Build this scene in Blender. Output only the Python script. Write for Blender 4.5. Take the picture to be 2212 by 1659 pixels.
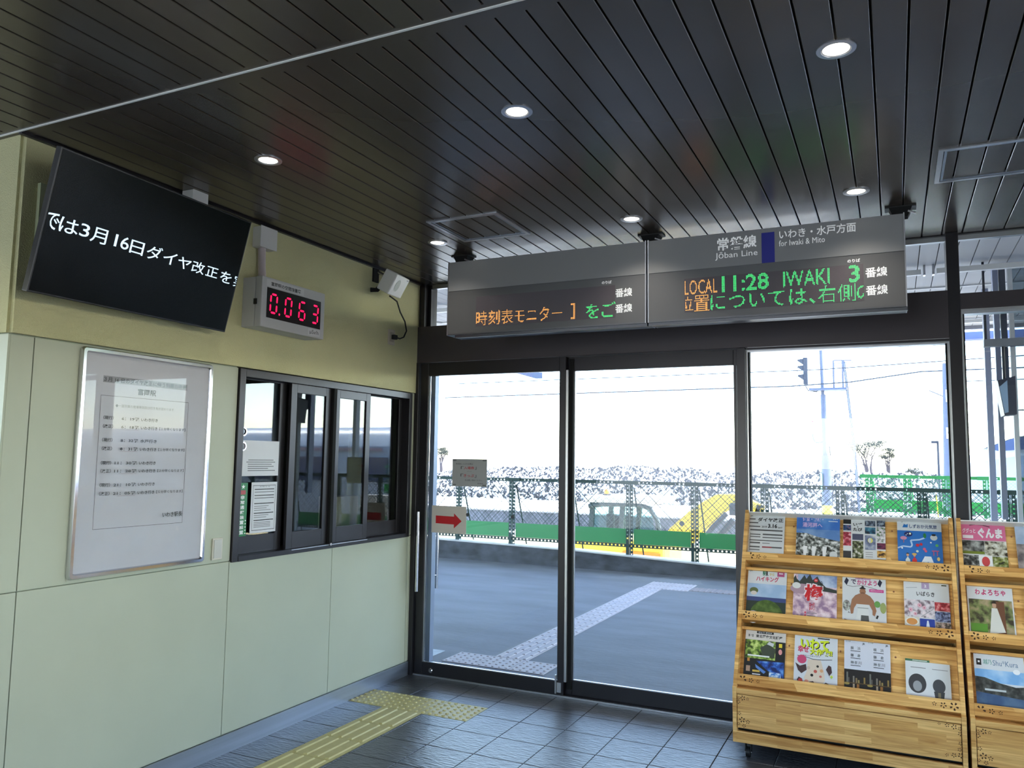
import bpy, bmesh, math, random
import numpy as np
from mathutils import Vector, Matrix
random.seed(7)
sc = bpy.context.scene
col = sc.collection
for o in list(bpy.data.objects):
    bpy.data.objects.remove(o)

# ------------------------------------------------------------------ camera
cam_d = bpy.data.cameras.new('camera'); cam = bpy.data.objects.new('camera', cam_d); col.objects.link(cam)
F_PX = 1714.08
YAW, PITCH, ROLL = [math.radians(a) for a in (25.716, 5.453, 0.8177)]
cam_d.sensor_fit = 'HORIZONTAL'; cam_d.sensor_width = 36.0; cam_d.lens = 36.0 * F_PX / 2212
cam_d.clip_end = 2000; cam_d.clip_start = 0.02
fw = Vector((-math.sin(YAW) * math.cos(PITCH), math.cos(YAW) * math.cos(PITCH), math.sin(PITCH)))
rt = Vector((math.cos(YAW), math.sin(YAW), 0)); up = rt.cross(fw)
rt2 = rt * math.cos(ROLL) + up * math.sin(ROLL); up2 = -rt * math.sin(ROLL) + up * math.cos(ROLL)
m = Matrix((rt2, up2, -fw)).transposed().to_4x4(); m.translation = Vector((3.33, 0, 1.61))
cam.matrix_world = m
sc.camera = cam

# ------------------------------------------------------------------ sky, sun, exposure
SUN_EL, SUN_AZ = math.radians(50), math.radians(76)      # azimuth measured clockwise from +Y: high at the right, slightly beyond the glass front
w = bpy.data.worlds.new('sky'); sc.world = w; w.use_nodes = True
wn = w.node_tree.nodes; wl = w.node_tree.links; wn.clear()
sky = wn.new('ShaderNodeTexSky'); sky.sky_type = 'NISHITA'; sky.sun_disc = False
sky.sun_elevation = SUN_EL; sky.sun_rotation = SUN_AZ; sky.air_density = 1.0; sky.dust_density = 0.6; sky.ozone_density = 1.5
bgn = wn.new('ShaderNodeBackground'); bgn.inputs['Strength'].default_value = 0.9
wo = wn.new('ShaderNodeOutputWorld'); wl.new(sky.outputs[0], bgn.inputs['Color']); wl.new(bgn.outputs[0], wo.inputs['Surface'])
sd = bpy.data.lights.new('sun', 'SUN'); sd.energy = 7.0; sd.angle = 0.009; sd.color = (1.0, 0.95, 0.86)
so = bpy.data.objects.new('sun', sd); col.objects.link(so)
sdir = Vector((math.sin(SUN_AZ) * math.cos(SUN_EL), math.cos(SUN_AZ) * math.cos(SUN_EL), math.sin(SUN_EL)))
so.rotation_euler = (-sdir).to_track_quat('-Z', 'Y').to_euler(); so.location = (30, 8, 30)
sc.view_settings.view_transform = 'Standard'; sc.view_settings.look = 'None'
sc.view_settings.gamma = 1.0; sc.view_settings.use_curve_mapping = False
sc.view_settings.exposure = 1.38
sc.cycles.max_bounces = 9; sc.cycles.diffuse_bounces = 4; sc.cycles.glossy_bounces = 5
sc.cycles.transparent_max_bounces = 24; sc.cycles.sample_clamp_indirect = 6.0
sc.cycles.caustics_reflective = False; sc.cycles.caustics_refractive = False

# ------------------------------------------------------------------ materials
_m = {}
def lin(c):
    return tuple(((x / 255) / 12.92 if x / 255 <= 0.04045 else ((x / 255 + 0.055) / 1.055) ** 2.4) for x in c) + (1,)
def mat(name, rgb=(128, 128, 128), rough=0.6, metal=0.0, spec=0.5, noise=0.0, nscale=8.0, stretch=(1, 1, 1), bump=0.0, bscale=60.0,
        emit=None, estr=0.0, coat=0.0, linear=None, alpha=None):
    if name in _m: return _m[name]
    M = bpy.data.materials.new(name); M.use_nodes = True; _m[name] = M
    nt = M.node_tree; N = nt.nodes; L = nt.links; b = N['Principled BSDF']
    c = linear + (1,) if linear else lin(rgb)
    b.inputs['Base Color'].default_value = c; b.inputs['Roughness'].default_value = rough
    b.inputs['Metallic'].default_value = metal; b.inputs['Specular IOR Level'].default_value = spec
    b.inputs['Coat Weight'].default_value = coat
    if noise or bump:
        tc = N.new('ShaderNodeTexCoord'); mp = N.new('ShaderNodeMapping'); mp.inputs['Scale'].default_value = stretch
        L.new(tc.outputs['Object'], mp.inputs['Vector'])
    if noise:
        n = N.new('ShaderNodeTexNoise'); n.inputs['Scale'].default_value = nscale; n.inputs['Detail'].default_value = 6
        L.new(mp.outputs[0], n.inputs['Vector'])
        r = N.new('ShaderNodeMapRange'); r.inputs['To Min'].default_value = 1 - noise; r.inputs['To Max'].default_value = 1 + noise
        r.inputs['From Min'].default_value = .25; r.inputs['From Max'].default_value = .75
        L.new(n.outputs['Fac'], r.inputs['Value'])
        mx = N.new('ShaderNodeVectorMath'); mx.operation = 'SCALE'; mx.inputs[0].default_value = c[:3]
        L.new(r.outputs[0], mx.inputs['Scale']); L.new(mx.outputs[0], b.inputs['Base Color'])
    if bump:
        n2 = N.new('ShaderNodeTexNoise'); n2.inputs['Scale'].default_value = bscale; n2.inputs['Detail'].default_value = 8
        L.new(mp.outputs[0], n2.inputs['Vector'])
        bp = N.new('ShaderNodeBump'); bp.inputs['Strength'].default_value = bump; bp.inputs['Distance'].default_value = 0.01
        L.new(n2.outputs['Fac'], bp.inputs['Height']); L.new(bp.outputs[0], b.inputs['Normal'])
    if emit is not None:
        b.inputs['Emission Color'].default_value = lin(emit); b.inputs['Emission Strength'].default_value = estr
    if alpha is not None: b.inputs['Alpha'].default_value = alpha
    return M

def glass(name, tint=(1, 1, 1), ior=1.5, refl=1.0):
    if name in _m: return _m[name]
    M = bpy.data.materials.new(name); M.use_nodes = True; _m[name] = M
    N = M.node_tree.nodes; L = M.node_tree.links; N.clear()
    out = N.new('ShaderNodeOutputMaterial'); t = N.new('ShaderNodeBsdfTransparent'); t.inputs[0].default_value = tint + (1,)
    g = N.new('ShaderNodeBsdfGlossy'); g.inputs['Roughness'].default_value = 0.0; g.inputs['Color'].default_value = (refl, refl, refl, 1)
    f = N.new('ShaderNodeFresnel'); f.inputs['IOR'].default_value = ior
    ge = N.new('ShaderNodeNewGeometry'); io = N.new('ShaderNodeMapRange'); io.inputs['To Min'].default_value = ior; io.inputs['To Max'].default_value = 1 / ior
    L.new(ge.outputs['Backfacing'], io.inputs['Value']); L.new(io.outputs[0], f.inputs['IOR'])      # same reflectance on both faces of a thin pane
    mx = N.new('ShaderNodeMixShader'); L.new(f.outputs[0], mx.inputs[0]); L.new(t.outputs[0], mx.inputs[1]); L.new(g.outputs[0], mx.inputs[2])
    L.new(mx.outputs[0], out.inputs[0]); return M

def wood():
    M = bpy.data.materials.new('laminated_pine'); M.use_nodes = True
    nt = M.node_tree; N = nt.nodes; L = nt.links; b = N['Principled BSDF']
    tc = N.new('ShaderNodeTexCoord'); sx = N.new('ShaderNodeSeparateXYZ'); L.new(tc.outputs['Object'], sx.inputs[0])
    ad = N.new('ShaderNodeMath'); ad.operation = 'ADD'; L.new(sx.outputs[0], ad.inputs[0]); L.new(sx.outputs[1], ad.inputs[1])
    zz = N.new('ShaderNodeMath'); zz.operation = 'MULTIPLY_ADD'; zz.inputs[1].default_value = 0.06
    L.new(sx.outputs[1], zz.inputs[0]); L.new(sx.outputs[2], zz.inputs[2])
    cx = N.new('ShaderNodeCombineXYZ'); L.new(ad.outputs[0], cx.inputs[0]); L.new(zz.outputs[0], cx.inputs[1])
    br = N.new('ShaderNodeTexBrick'); br.inputs['Scale'].default_value = 1.0; br.inputs['Mortar Size'].default_value = 0.0
    br.inputs['Brick Width'].default_value = 0.34; br.inputs['Row Height'].default_value = 0.036; br.offset = 0.37
    br.inputs['Color1'].default_value = (0, 0, 0, 1); br.inputs['Color2'].default_value = (1, 1, 1, 1)
    L.new(cx.outputs[0], br.inputs['Vector'])
    mp = N.new('ShaderNodeMapping'); mp.inputs['Scale'].default_value = (2.0, 34, 1); L.new(cx.outputs[0], mp.inputs['Vector'])
    off = N.new('ShaderNodeVectorMath'); off.operation = 'ADD'; L.new(mp.outputs[0], off.inputs[0])
    sc3 = N.new('ShaderNodeVectorMath'); sc3.operation = 'SCALE'; sc3.inputs['Scale'].default_value = 9.0
    L.new(br.outputs['Color'], sc3.inputs[0]); L.new(sc3.outputs[0], off.inputs[1])
    n = N.new('ShaderNodeTexNoise'); n.inputs['Scale'].default_value = 1.6; n.inputs['Detail'].default_value = 5; n.inputs['Distortion'].default_value = 1.2
    L.new(off.outputs[0], n.inputs['Vector'])
    cr = N.new('ShaderNodeValToRGB'); e = cr.color_ramp.elements
    e[0].position = 0.28; e[0].color = lin((206, 158, 98)); e[1].position = 0.62; e[1].color = lin((252, 216, 158))
    L.new(n.outputs['Fac'], cr.inputs[0])
    cr2 = N.new('ShaderNodeValToRGB'); e = cr2.color_ramp.elements
    e[0].color = lin((206, 178, 134)); e[1].color = lin((250, 240, 214))
    L.new(br.outputs['Color'], cr2.inputs[0])
    mx = N.new('ShaderNodeMix'); mx.data_type = 'RGBA'; mx.blend_type = 'MULTIPLY'; mx.inputs[0].default_value = 1.0
    L.new(cr.outputs[0], mx.inputs[6]); L.new(cr2.outputs[0], mx.inputs[7]); L.new(mx.outputs[2], b.inputs['Base Color'])
    b.inputs['Roughness'].default_value = 0.42
    return M

M_alu = mat('dark_bronze_aluminium', (54, 52, 56), 0.33, 0.6, noise=.05, nscale=3)
M_head = mat('dark_header_panel', (70, 64, 68), 0.42, 0.3, noise=.05, nscale=2)
M_slat = mat('bronze_ceiling_slat', (90, 82, 75), 0.25, 0.35, spec=.6, noise=.05, nscale=1.5)
M_black = mat('black_void', (6, 6, 6), 0.9)
M_plast = mat('yellow_green_plaster', (204, 200, 156), 0.85, noise=.04, nscale=4, bump=.55, bscale=190)
M_panel = mat('pale_green_wall_board', (178, 182, 163), 0.5, noise=.03, nscale=3)
M_steel = mat('brushed_steel', (178, 186, 200), 0.34, 0.9, noise=.1, nscale=5, stretch=(1, .15, 8))
M_chrome = mat('polished_chrome', (215, 215, 220), 0.12, 1.0, noise=.02)
M_tile = mat('slate_floor_tile', (74, 76, 82), 0.30, 0.0, spec=.75, noise=.2, nscale=9, stretch=(.7, 3, 1), bump=.8, bscale=22)
M_grout = mat('dark_grout', (48, 48, 50), 0.9, noise=.1)
M_tact = mat('yellow_tactile_tile', (196, 186, 128), 0.5, noise=.07, nscale=20)
M_tactO = mat('grey_tactile_tile', (196, 190, 196), 0.7, noise=.08, nscale=20)
M_white = mat('white_plastic', (214, 214, 216), 0.45, noise=.02)
M_paper = mat('white_paper', (214, 214, 220), 0.6, noise=.02)
M_grey = mat('sign_grey_panel', (146, 146, 148), 0.33, 0.0, noise=.03, nscale=2)
M_dgrey = mat('sign_dark_panel', (100, 100, 102), 0.28, 0.0, noise=.03, nscale=2)
M_silver = mat('silver_trim', (200, 200, 205), 0.3, 0.9, noise=.02)
M_rub = mat('black_rubber', (16, 16, 17), 0.55, noise=.1)
M_wood = wood()
M_glass = glass('clear_glass', (.95, .965, .965), 1.5, .6)
M_glassO = glass('office_glass', (.72, .76, .74), 1.48)
M_glassD = glass('tinted_screen_glass', (.42, .47, .50), 1.6)

# ------------------------------------------------------------------ mesh building
ORG = {}
def link(o, parent=None, origin=None):
    col.objects.link(o)
    if parent is not None:
        o.parent = parent; ORG[o.name] = ORG[parent.name]
    else:
        ORG[o.name] = Vector(origin or (0, 0, 0)); o.location = ORG[o.name]
    return o
def tag(o, label=None, cat=None, group=None, kind=None):
    if label: o['label'] = label
    if cat: o['category'] = cat
    if group: o['group'] = group
    if kind: o['kind'] = kind
    return o
def empty(name, loc, label=None, cat=None, group=None, kind=None):
    o = bpy.data.objects.new(name, None); o.empty_display_size = .1; link(o, None, loc)
    return tag(o, label, cat, group, kind)
class MB:
    def __init__(s): s.v = []; s.f = []; s.mi = []; s.cur = 0
    def add(s, vs, fs):
        b = len(s.v); s.v += [tuple(v) for v in vs]; s.f += [[i + b for i in f] for f in fs]; s.mi += [s.cur] * len(fs); return s
    def box(s, x0, x1, y0, y1, z0, z1):
        x0, x1 = min(x0, x1), max(x0, x1); y0, y1 = min(y0, y1), max(y0, y1); z0, z1 = min(z0, z1), max(z0, z1)
        return s.add([(x0, y0, z0), (x1, y0, z0), (x1, y1, z0), (x0, y1, z0), (x0, y0, z1), (x1, y0, z1), (x1, y1, z1), (x0, y1, z1)],
                     [(0, 3, 2, 1), (4, 5, 6, 7), (0, 1, 5, 4), (1, 2, 6, 5), (2, 3, 7, 6), (3, 0, 4, 7)])
    def obox(s, O, u, v, n, a, b, c):   # corner O, three edge directions and lengths
        O, u, v, n = Vector(O), Vector(u) * a, Vector(v) * b, Vector(n) * c
        P = [O, O + u, O + u + v, O + v]; P += [p + n for p in P]
        fs = [(0, 3, 2, 1), (4, 5, 6, 7), (0, 1, 5, 4), (1, 2, 6, 5), (2, 3, 7, 6), (3, 0, 4, 7)]
        if u.cross(v).dot(n) < 0: fs = [tuple(reversed(f)) for f in fs]
        return s.add(P, fs)
    def prism(s, pts, d):               # planar outline swept by d
        P = [Vector(p) for p in pts]; d = Vector(d); n = len(P)
        nrm = sum(((P[i] - P[0]).cross(P[(i + 1) % n] - P[0]) for i in range(n)), Vector())
        if nrm.dot(d) > 0: P = P[::-1]
        vs = P + [p + d for p in P]
        return s.add(vs, [tuple(range(n)), tuple(range(2 * n - 1, n - 1, -1))] + [(i, i + n, (i + 1) % n + n, (i + 1) % n) for i in range(n)])
    def cyl(s, p0, p1, r0, r1=None, n=12, cap=True):
        p0, p1 = Vector(p0), Vector(p1); r1 = r0 if r1 is None else r1
        d = (p1 - p0).normalized(); a = d.orthogonal().normalized(); b = d.cross(a)
        ring = lambda p, r: [p + (a * math.cos(2 * math.pi * i / n) + b * math.sin(2 * math.pi * i / n)) * r for i in range(n)]
        fs = [(i, (i + 1) % n, (i + 1) % n + n, i + n) for i in range(n)]
        if cap: fs += [tuple(range(n - 1, -1, -1)), tuple(range(n, 2 * n))]
        return s.add(ring(p0, r0) + ring(p1, r1), fs)
    def tube(s, path, r, n=8):
        P = [Vector(p) for p in path]; vs = []; fs = []; a = None
        for i, p in enumerate(P):
            d = (P[min(i + 1, len(P) - 1)] - P[max(i - 1, 0)]).normalized()
            a = d.orthogonal().normalized() if a is None else (a - d * a.dot(d)).normalized()
            b = d.cross(a); rr = r[i] if isinstance(r, (list, tuple)) else r
            vs += [p + (a * math.cos(2 * math.pi * k / n) + b * math.sin(2 * math.pi * k / n)) * rr for k in range(n)]
        for i in range(len(P) - 1):
            fs += [(i * n + k, i * n + (k + 1) % n, (i + 1) * n + (k + 1) % n, (i + 1) * n + k) for k in range(n)]
        fs += [tuple(range(n - 1, -1, -1)), tuple(range((len(P) - 1) * n, len(P) * n))]
        return s.add(vs, fs)
    def revolve(s, c, prof, n=32, axis='z'):      # prof: list of (r, h)
        vs = []; fs = []; c = Vector(c)
        for r, h in prof:
            for k in range(n):
                a = 2 * math.pi * k / n
                q = (r * math.cos(a), r * math.sin(a), h) if axis == 'z' else (r * math.cos(a), h, r * math.sin(a)) if axis == 'y' else (h, r * math.cos(a), r * math.sin(a))
                vs.append(c + Vector(q))
        for i in range(len(prof) - 1):
            fs += [(i * n + k, i * n + (k + 1) % n, (i + 1) * n + (k + 1) % n, (i + 1) * n + k) for k in range(n)]
        return s.add(vs, fs)
    def build(s, name, ma, parent=None, origin=None, bevel=0, smooth=False, fix=True, **kw):
        o_ = ORG[parent.name] if parent is not None else Vector(origin or (0, 0, 0))
        me = bpy.data.meshes.new(name)
        me.from_pydata([(a - o_.x, b - o_.y, c - o_.z) for a, b, c in s.v], [], s.f)
        for mm in (ma if isinstance(ma, list) else [ma]): me.materials.append(mm)
        if isinstance(ma, list): me.polygons.foreach_set('material_index', s.mi)
        if smooth: me.polygons.foreach_set('use_smooth', [True] * len(me.polygons))
        me.update()
        o = bpy.data.objects.new(name, me); link(o, parent, None if parent is not None else o_)
        if smooth:
            md = o.modifiers.new('es', 'EDGE_SPLIT'); md.split_angle = math.radians(35)
        if bevel:
            md = o.modifiers.new('bv', 'BEVEL'); md.width = bevel; md.segments = 2; md.limit_method = 'ANGLE'
        return tag(o, **kw)
def Bx(*a): return MB().box(*a)

# ------------------------------------------------------------------ lettering
_tc = {}
def glyphs(body, bold=0.0, res=2):
    k = (body, bold, res)
    if k not in _tc:
        c = bpy.data.curves.new('t', 'FONT'); c.body = body; c.resolution_u = res; c.offset = bold
        o = bpy.data.objects.new('t', c); col.objects.link(o)
        dg = bpy.context.evaluated_depsgraph_get(); me = o.evaluated_get(dg).to_mesh()
        vs = [(v.co.x, v.co.y) for v in me.vertices]; fs = [tuple(p.vertices) for p in me.polygons]
        o.evaluated_get(dg).to_mesh_clear(); bpy.data.objects.remove(o); bpy.data.curves.remove(c)
        xs = [v[0] for v in vs]; ys = [v[1] for v in vs]
        x0, x1, y0, y1 = min(xs), max(xs), min(ys), max(ys)
        _tc[k] = [[((vs[i][0] - x0) / (x1 - x0), (vs[i][1] - y0) / max(y1 - y0, 1e-6)) for i in f] for f in fs]
    return _tc[k]
def clip(poly, r):
    for ax, lim, sg in ((0, r[0], 1), (0, r[2], -1), (1, r[1], 1), (1, r[3], -1)):
        out = []
        for i in range(len(poly)):
            a, b = poly[i - 1], poly[i]; ia, ib = (a[ax] - lim) * sg >= 0, (b[ax] - lim) * sg >= 0
            if ia != ib:
                t = (lim - a[ax]) / (b[ax] - a[ax]); out.append((a[0] + t * (b[0] - a[0]), a[1] + t * (b[1] - a[1])))
            if ib: out.append(b)
        poly = out
        if len(poly) < 3: return None
    return poly
class Page:
    """flat print: polygons on the plane O + u*a + v*b, each layer 0.15 mm above the last"""
    def __init__(s, O, u, v, W=1.0, H=1.0):
        s.O, s.u, s.v = Vector(O), Vector(u).normalized(), Vector(v).normalized(); s.n = s.u.cross(s.v)
        s.W, s.H = W, H; s.P = []; s.L = 1
    def poly(s, c, pts, clipr=None):
        pts = [(a * s.W, b * s.H) for a, b in pts]
        if clipr: pts = clip(pts, [clipr[0] * s.W, clipr[1] * s.H, clipr[2] * s.W, clipr[3] * s.H])
        if pts:
            area = sum(pts[i - 1][0] * pts[i][1] - pts[i][0] * pts[i - 1][1] for i in range(len(pts)))
            s.P.append((c, pts if area > 0 else pts[::-1], s.L)); 
        return s
    def up(s): s.L += 1; return s
    def rect(s, c, x0, y0, x1, y1): s.up(); return s.poly(c, [(x0, y0), (x1, y0), (x1, y1), (x0, y1)])
    def ell(s, c, x, y, rx, ry, n=16, a0=0, a1=360):
        s.up(); pts = [(x + rx * math.cos(math.radians(a0 + (a1 - a0) * i / n)), y + ry * math.sin(math.radians(a0 + (a1 - a0) * i / n))) for i in range(n + (a1 - a0 != 360))]
        return s.poly(c, pts)
    def line(s, c, pts, w):
        s.up(); ar = s.H / s.W
        for (x0, y0), (x1, y1) in zip(pts, pts[1:]):
            dx, dy = (x1 - x0) * s.W, (y1 - y0) * s.H; l = math.hypot(dx, dy) or 1; nx, ny = -dy / l * w / 2 / s.W, dx / l * w / 2 / s.H
            s.poly(c, [(x0 - nx, y0 - ny), (x1 - nx, y1 - ny), (x1 + nx, y1 + ny), (x0 + nx, y0 + ny)])
        return s
    def text(s, c, body, x0, y0, x1, y1, bold=0.0, res=2, clipr=None):
        s.up()
        for f in glyphs(body, bold, res): s.poly(c, [(x0 + a * (x1 - x0), y0 + b * (y1 - y0)) for a, b in f], clipr)
        return s
    def flush(s, name, parent):
        o = s.build(name, parent); s.P = []; return o
    def build(s, name, parent, lift=0.0, **kw):
        if not s.P: return None
        mb = MB(); cs = []; 
        for c, pts, L in s.P:
            if c not in cs: cs.append(c)
            mb.cur = cs.index(c); o = s.O + s.n * (L * 0.00015 + lift)
            mb.add([o + s.u * a + s.v * b for a, b in pts], [tuple(range(len(pts)))])
        return mb.build(name, [ink(c) for c in cs], parent, **kw)
def ink(c):
    if isinstance(c, bpy.types.Material): return c
    if isinstance(c, tuple) and c[0] == 'photo': return photo(*c[1:])
    if isinstance(c, tuple) and c[0] == 'glow': return mat('glow_%d_%d_%d' % c[1], c[1], .5, emit=c[1], estr=c[2])
    return mat('ink_%d_%d_%d' % c, c, 0.42, noise=.02)
def photo(c1, c2, c3, scale=40.0):
    k = 'photo_%s_%s_%s_%d' % (c1, c2, c3, scale)
    if k in _m: return _m[k]
    M = bpy.data.materials.new('printed_photo'); M.use_nodes = True; _m[k] = M
    N = M.node_tree.nodes; L = M.node_tree.links; b = N['Principled BSDF']; b.inputs['Roughness'].default_value = .4
    tc = N.new('ShaderNodeTexCoord'); n = N.new('ShaderNodeTexNoise'); n.inputs['Scale'].default_value = scale; n.inputs['Detail'].default_value = 4
    L.new(tc.outputs['Object'], n.inputs['Vector']); cr = N.new('ShaderNodeValToRGB'); L.new(n.outputs['Fac'], cr.inputs[0])
    e = cr.color_ramp.elements; e[0].position = .36; e[0].color = lin(c1); e[1].position = .66; e[1].color = lin(c3)
    x = cr.color_ramp.elements.new(.5); x.color = lin(c2)
    L.new(cr.outputs[0], b.inputs['Base Color']); return M

# ================================================================== ROOM SHELL
CZ = 2.97
WX1 = 9.0
YB = -5.0
# floor: dark bed, tiles laid on it one by one
fl = Bx(-3, WX1, YB, 5.30, -0.12, -0.004).build('floor', M_grout, kind='structure')
TACT = [(0.0, .9, 4.455, 4.755), (.285, .58, 1.5, 4.455)]
def cut(r, obs):
    out = [r]
    for ox0, ox1, oy0, oy1 in obs:
        nxt = []
        for x0, x1, y0, y1 in out:
            if ox0 >= x1 or ox1 <= x0 or oy0 >= y1 or oy1 <= y0: nxt.append((x0, x1, y0, y1)); continue
            if x0 < ox0: nxt.append((x0, ox0, y0, y1))
            if x1 > ox1: nxt.append((ox1, x1, y0, y1))
            a, b = max(x0, ox0), min(x1, ox1)
            if y0 < oy0: nxt.append((a, b, y0, oy0))
            if y1 > oy1: nxt.append((a, b, oy1, y1))
        out = nxt
    return [r for r in out if r[1] - r[0] > .012 and r[3] - r[2] > .012]
gm = None
far = MB()
def tilebox(mb, x0, x1, y0, y1, g=.0022):
    x0 += g; x1 -= g; y0 += g; y1 -= g; b = .0015
    vs = [(x0, y0, -.004), (x1, y0, -.004), (x1, y1, -.004), (x0, y1, -.004), (x0, y0, -b), (x1, y0, -b), (x1, y1, -b), (x0, y1, -b),
          (x0 + b, y0 + b, 0), (x1 - b, y0 + b, 0), (x1 - b, y1 - b, 0), (x0 + b, y1 - b, 0)]
    fs = [(i, (i + 1) % 4, (i + 1) % 4 + 4, i + 4) for i in range(4)] + [(i + 4, (i + 1) % 4 + 4, (i + 1) % 4 + 8, i + 8) for i in range(4)] + [(8, 9, 10, 11)]
    return mb.add(vs, fs)
for i in range(-10, 30):
    for j in range(-17, 14):
        x0, y0 = i * .3, 1.0 + j * .3
        x1, y1 = x0 + .3, y0 + .3
        if y1 > 5.16: y1 = 5.20
        if y0 >= 5.19 : continue
        if x0 < -.01 and y1 > 2.06: continue
        ps = cut((x0, x1, y0, y1), TACT)
        near = 0 <= i <= 14 and y0 >= 1.2
        for p in ps:
            if near:
                if p == (x0, x1, y0, y1) and abs(y1 - y0 - .3) < 1e-6:
                    if gm is None:
                        gm = tilebox(MB(), 0, .3, 0, .3); t = gm.build('tile', M_tile, fl); t.location = (x0, y0, 0); gm = t.data
                    else:
                        t = bpy.data.objects.new('tile', gm); link(t, fl); t.location = (x0, y0, 0)
                else: tilebox(MB(), *p).build('tile', M_tile, fl)
            else: tilebox(far, *p)
far.build('tile_field', M_tile, fl, kind='stuff')
def stud(mb, x, y, z, r=.012, h=.005):
    mb.revolve((x, y, z), [(r, 0), (r * .7, h), (0.0001, h)], 8)
def dot_tile(x0, y0, z, w, d, n=5):
    mb = MB(); mb.box(x0 + .001, x0 + w - .001, y0 + .001, y0 + d - .001, z - .01, z)
    for a in range(n):
        for b in range(n): stud(mb, x0 + (a + .5) * w / n, y0 + (b + .5) * d / n, z, .0125, .006)
    return mb
def bar_tile(x0, y0, z, w, d, n=4, along='y', seg=1, gap=.01):
    mb = MB(); mb.box(x0 + .001, x0 + w - .001, y0 + .001, y0 + d - .001, z - .01, z)
    for a in range(n):
        for k in range(seg):
            if along == 'y':
                c = x0 + (a + .5) * w / n; s0 = y0 + gap + k * d / seg; s1 = y0 + (k + 1) * d / seg - gap
                mb.add([(c - .015, s0, z), (c + .015, s0, z), (c + .015, s1, z), (c - .015, s1, z), (c - .009, s0 + .006, z + .006), (c + .009, s0 + .006, z + .006), (c + .009, s1 - .006, z + .006), (c - .009, s1 - .006, z + .006)],
                       [(4, 5, 6, 7), (0, 1, 5, 4), (1, 2, 6, 5), (2, 3, 7, 6), (3, 0, 4, 7)])
    return mb
for k in range(3): dot_tile(.3 * k, 4.455, .0005, .3, .3, 6).build('tactile_dot_tile', M_tact, fl)
for k in range(9): bar_tile(.285, 4.155 - .3 * k, .0005, .295, .3).build('tactile_bar_tile', M_tact, fl)

# ceiling: black void board with slats hung below it
ce = MB().box(-3, WX1, YB, 5.30, CZ + .03, CZ + .16).build('ceiling', M_black, kind='structure')
def slat_mesh(y0, y1):
    h, b = .0492, .002
    pr = [(-h, .018), (-h, b), (-h + b, 0), (h - b, 0), (h, b), (h, .018)]
    mb = MB(); vs = [(x, y, z) for y in (y0, y1) for x, z in pr]; n = 6
    mb.add(vs, [(i + 1, i, i + n, i + 1 + n) for i in range(5)] + [tuple(range(5, -1, -1))[::-1], tuple(range(11, 5, -1))])
    return mb
sm = {}
for sec, (y0, y1) in {'f': (2.075, 5.235), 'n': (YB, 1.995)}.items():
    for k in range(-29, 86):
        x = .10 + .105 * k
        if x > WX1 - .05: break
        if sec == 'f' and x < .02: continue
        if sec not in sm:
            t = slat_mesh(y0, y1).build('slat', M_slat, ce); t.location = (x, 0, CZ); sm[sec] = t.data
        else:
            t = bpy.data.objects.new('slat', sm[sec]); link(t, ce); t.location = (x, 0, CZ)
Bx(-3, WX1, 2.021, 2.075, CZ, CZ + .02).build('slat_border', M_slat, ce)
Bx(-3, WX1, 2.013, 2.021, CZ - .004, CZ + .02).build('joint_strip', mat('white_joint_strip', (240, 240, 238), .4), ce, label='thin bright metal strip across the ceiling')
Bx(-3, WX1, 1.995, 2.014, CZ, CZ + .02).build('slat_border', M_slat, ce)
Bx(.0, WX1, 5.235, 5.262, CZ - .004, CZ + .02).build('edge_channel', M_alu, ce)
Bx(0.013, .035, 2.02, 5.24, CZ - .012, CZ + .02).build('edge_channel', M_alu, ce)

def hatch(x0, y0, s, lab):
    h = empty('access_hatch', (x0, y0, CZ), lab, 'hatch', 'ceiling access hatches')
    for a, b in ((.0, .02), (.024, .034)):
        z0 = CZ - (.006 if a == 0 else .004)
        mb = MB(); w_ = b - a; A, B = a, s - a
        mb.box(x0 + A, x0 + B, y0 + A, y0 + A + w_, z0, CZ + .01); mb.box(x0 + A, x0 + B, y0 + B - w_, y0 + B, z0, CZ + .01)
        mb.box(x0 + A, x0 + A + w_, y0 + A + w_, y0 + B - w_, z0, CZ + .01); mb.box(x0 + B - w_, x0 + B, y0 + A + w_, y0 + B - w_, z0, CZ + .01)
        mb.build('outer_frame' if a == 0 else 'inner_frame', M_silver if a == 0 else M_steel, h)
hatch(.935, 3.80, .455, 'square metal-framed ceiling hatch nearer the green wall, above the left departure board')
hatch(3.54, 3.775, .455, 'square metal-framed ceiling hatch at the right, above the glass wall end')

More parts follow.
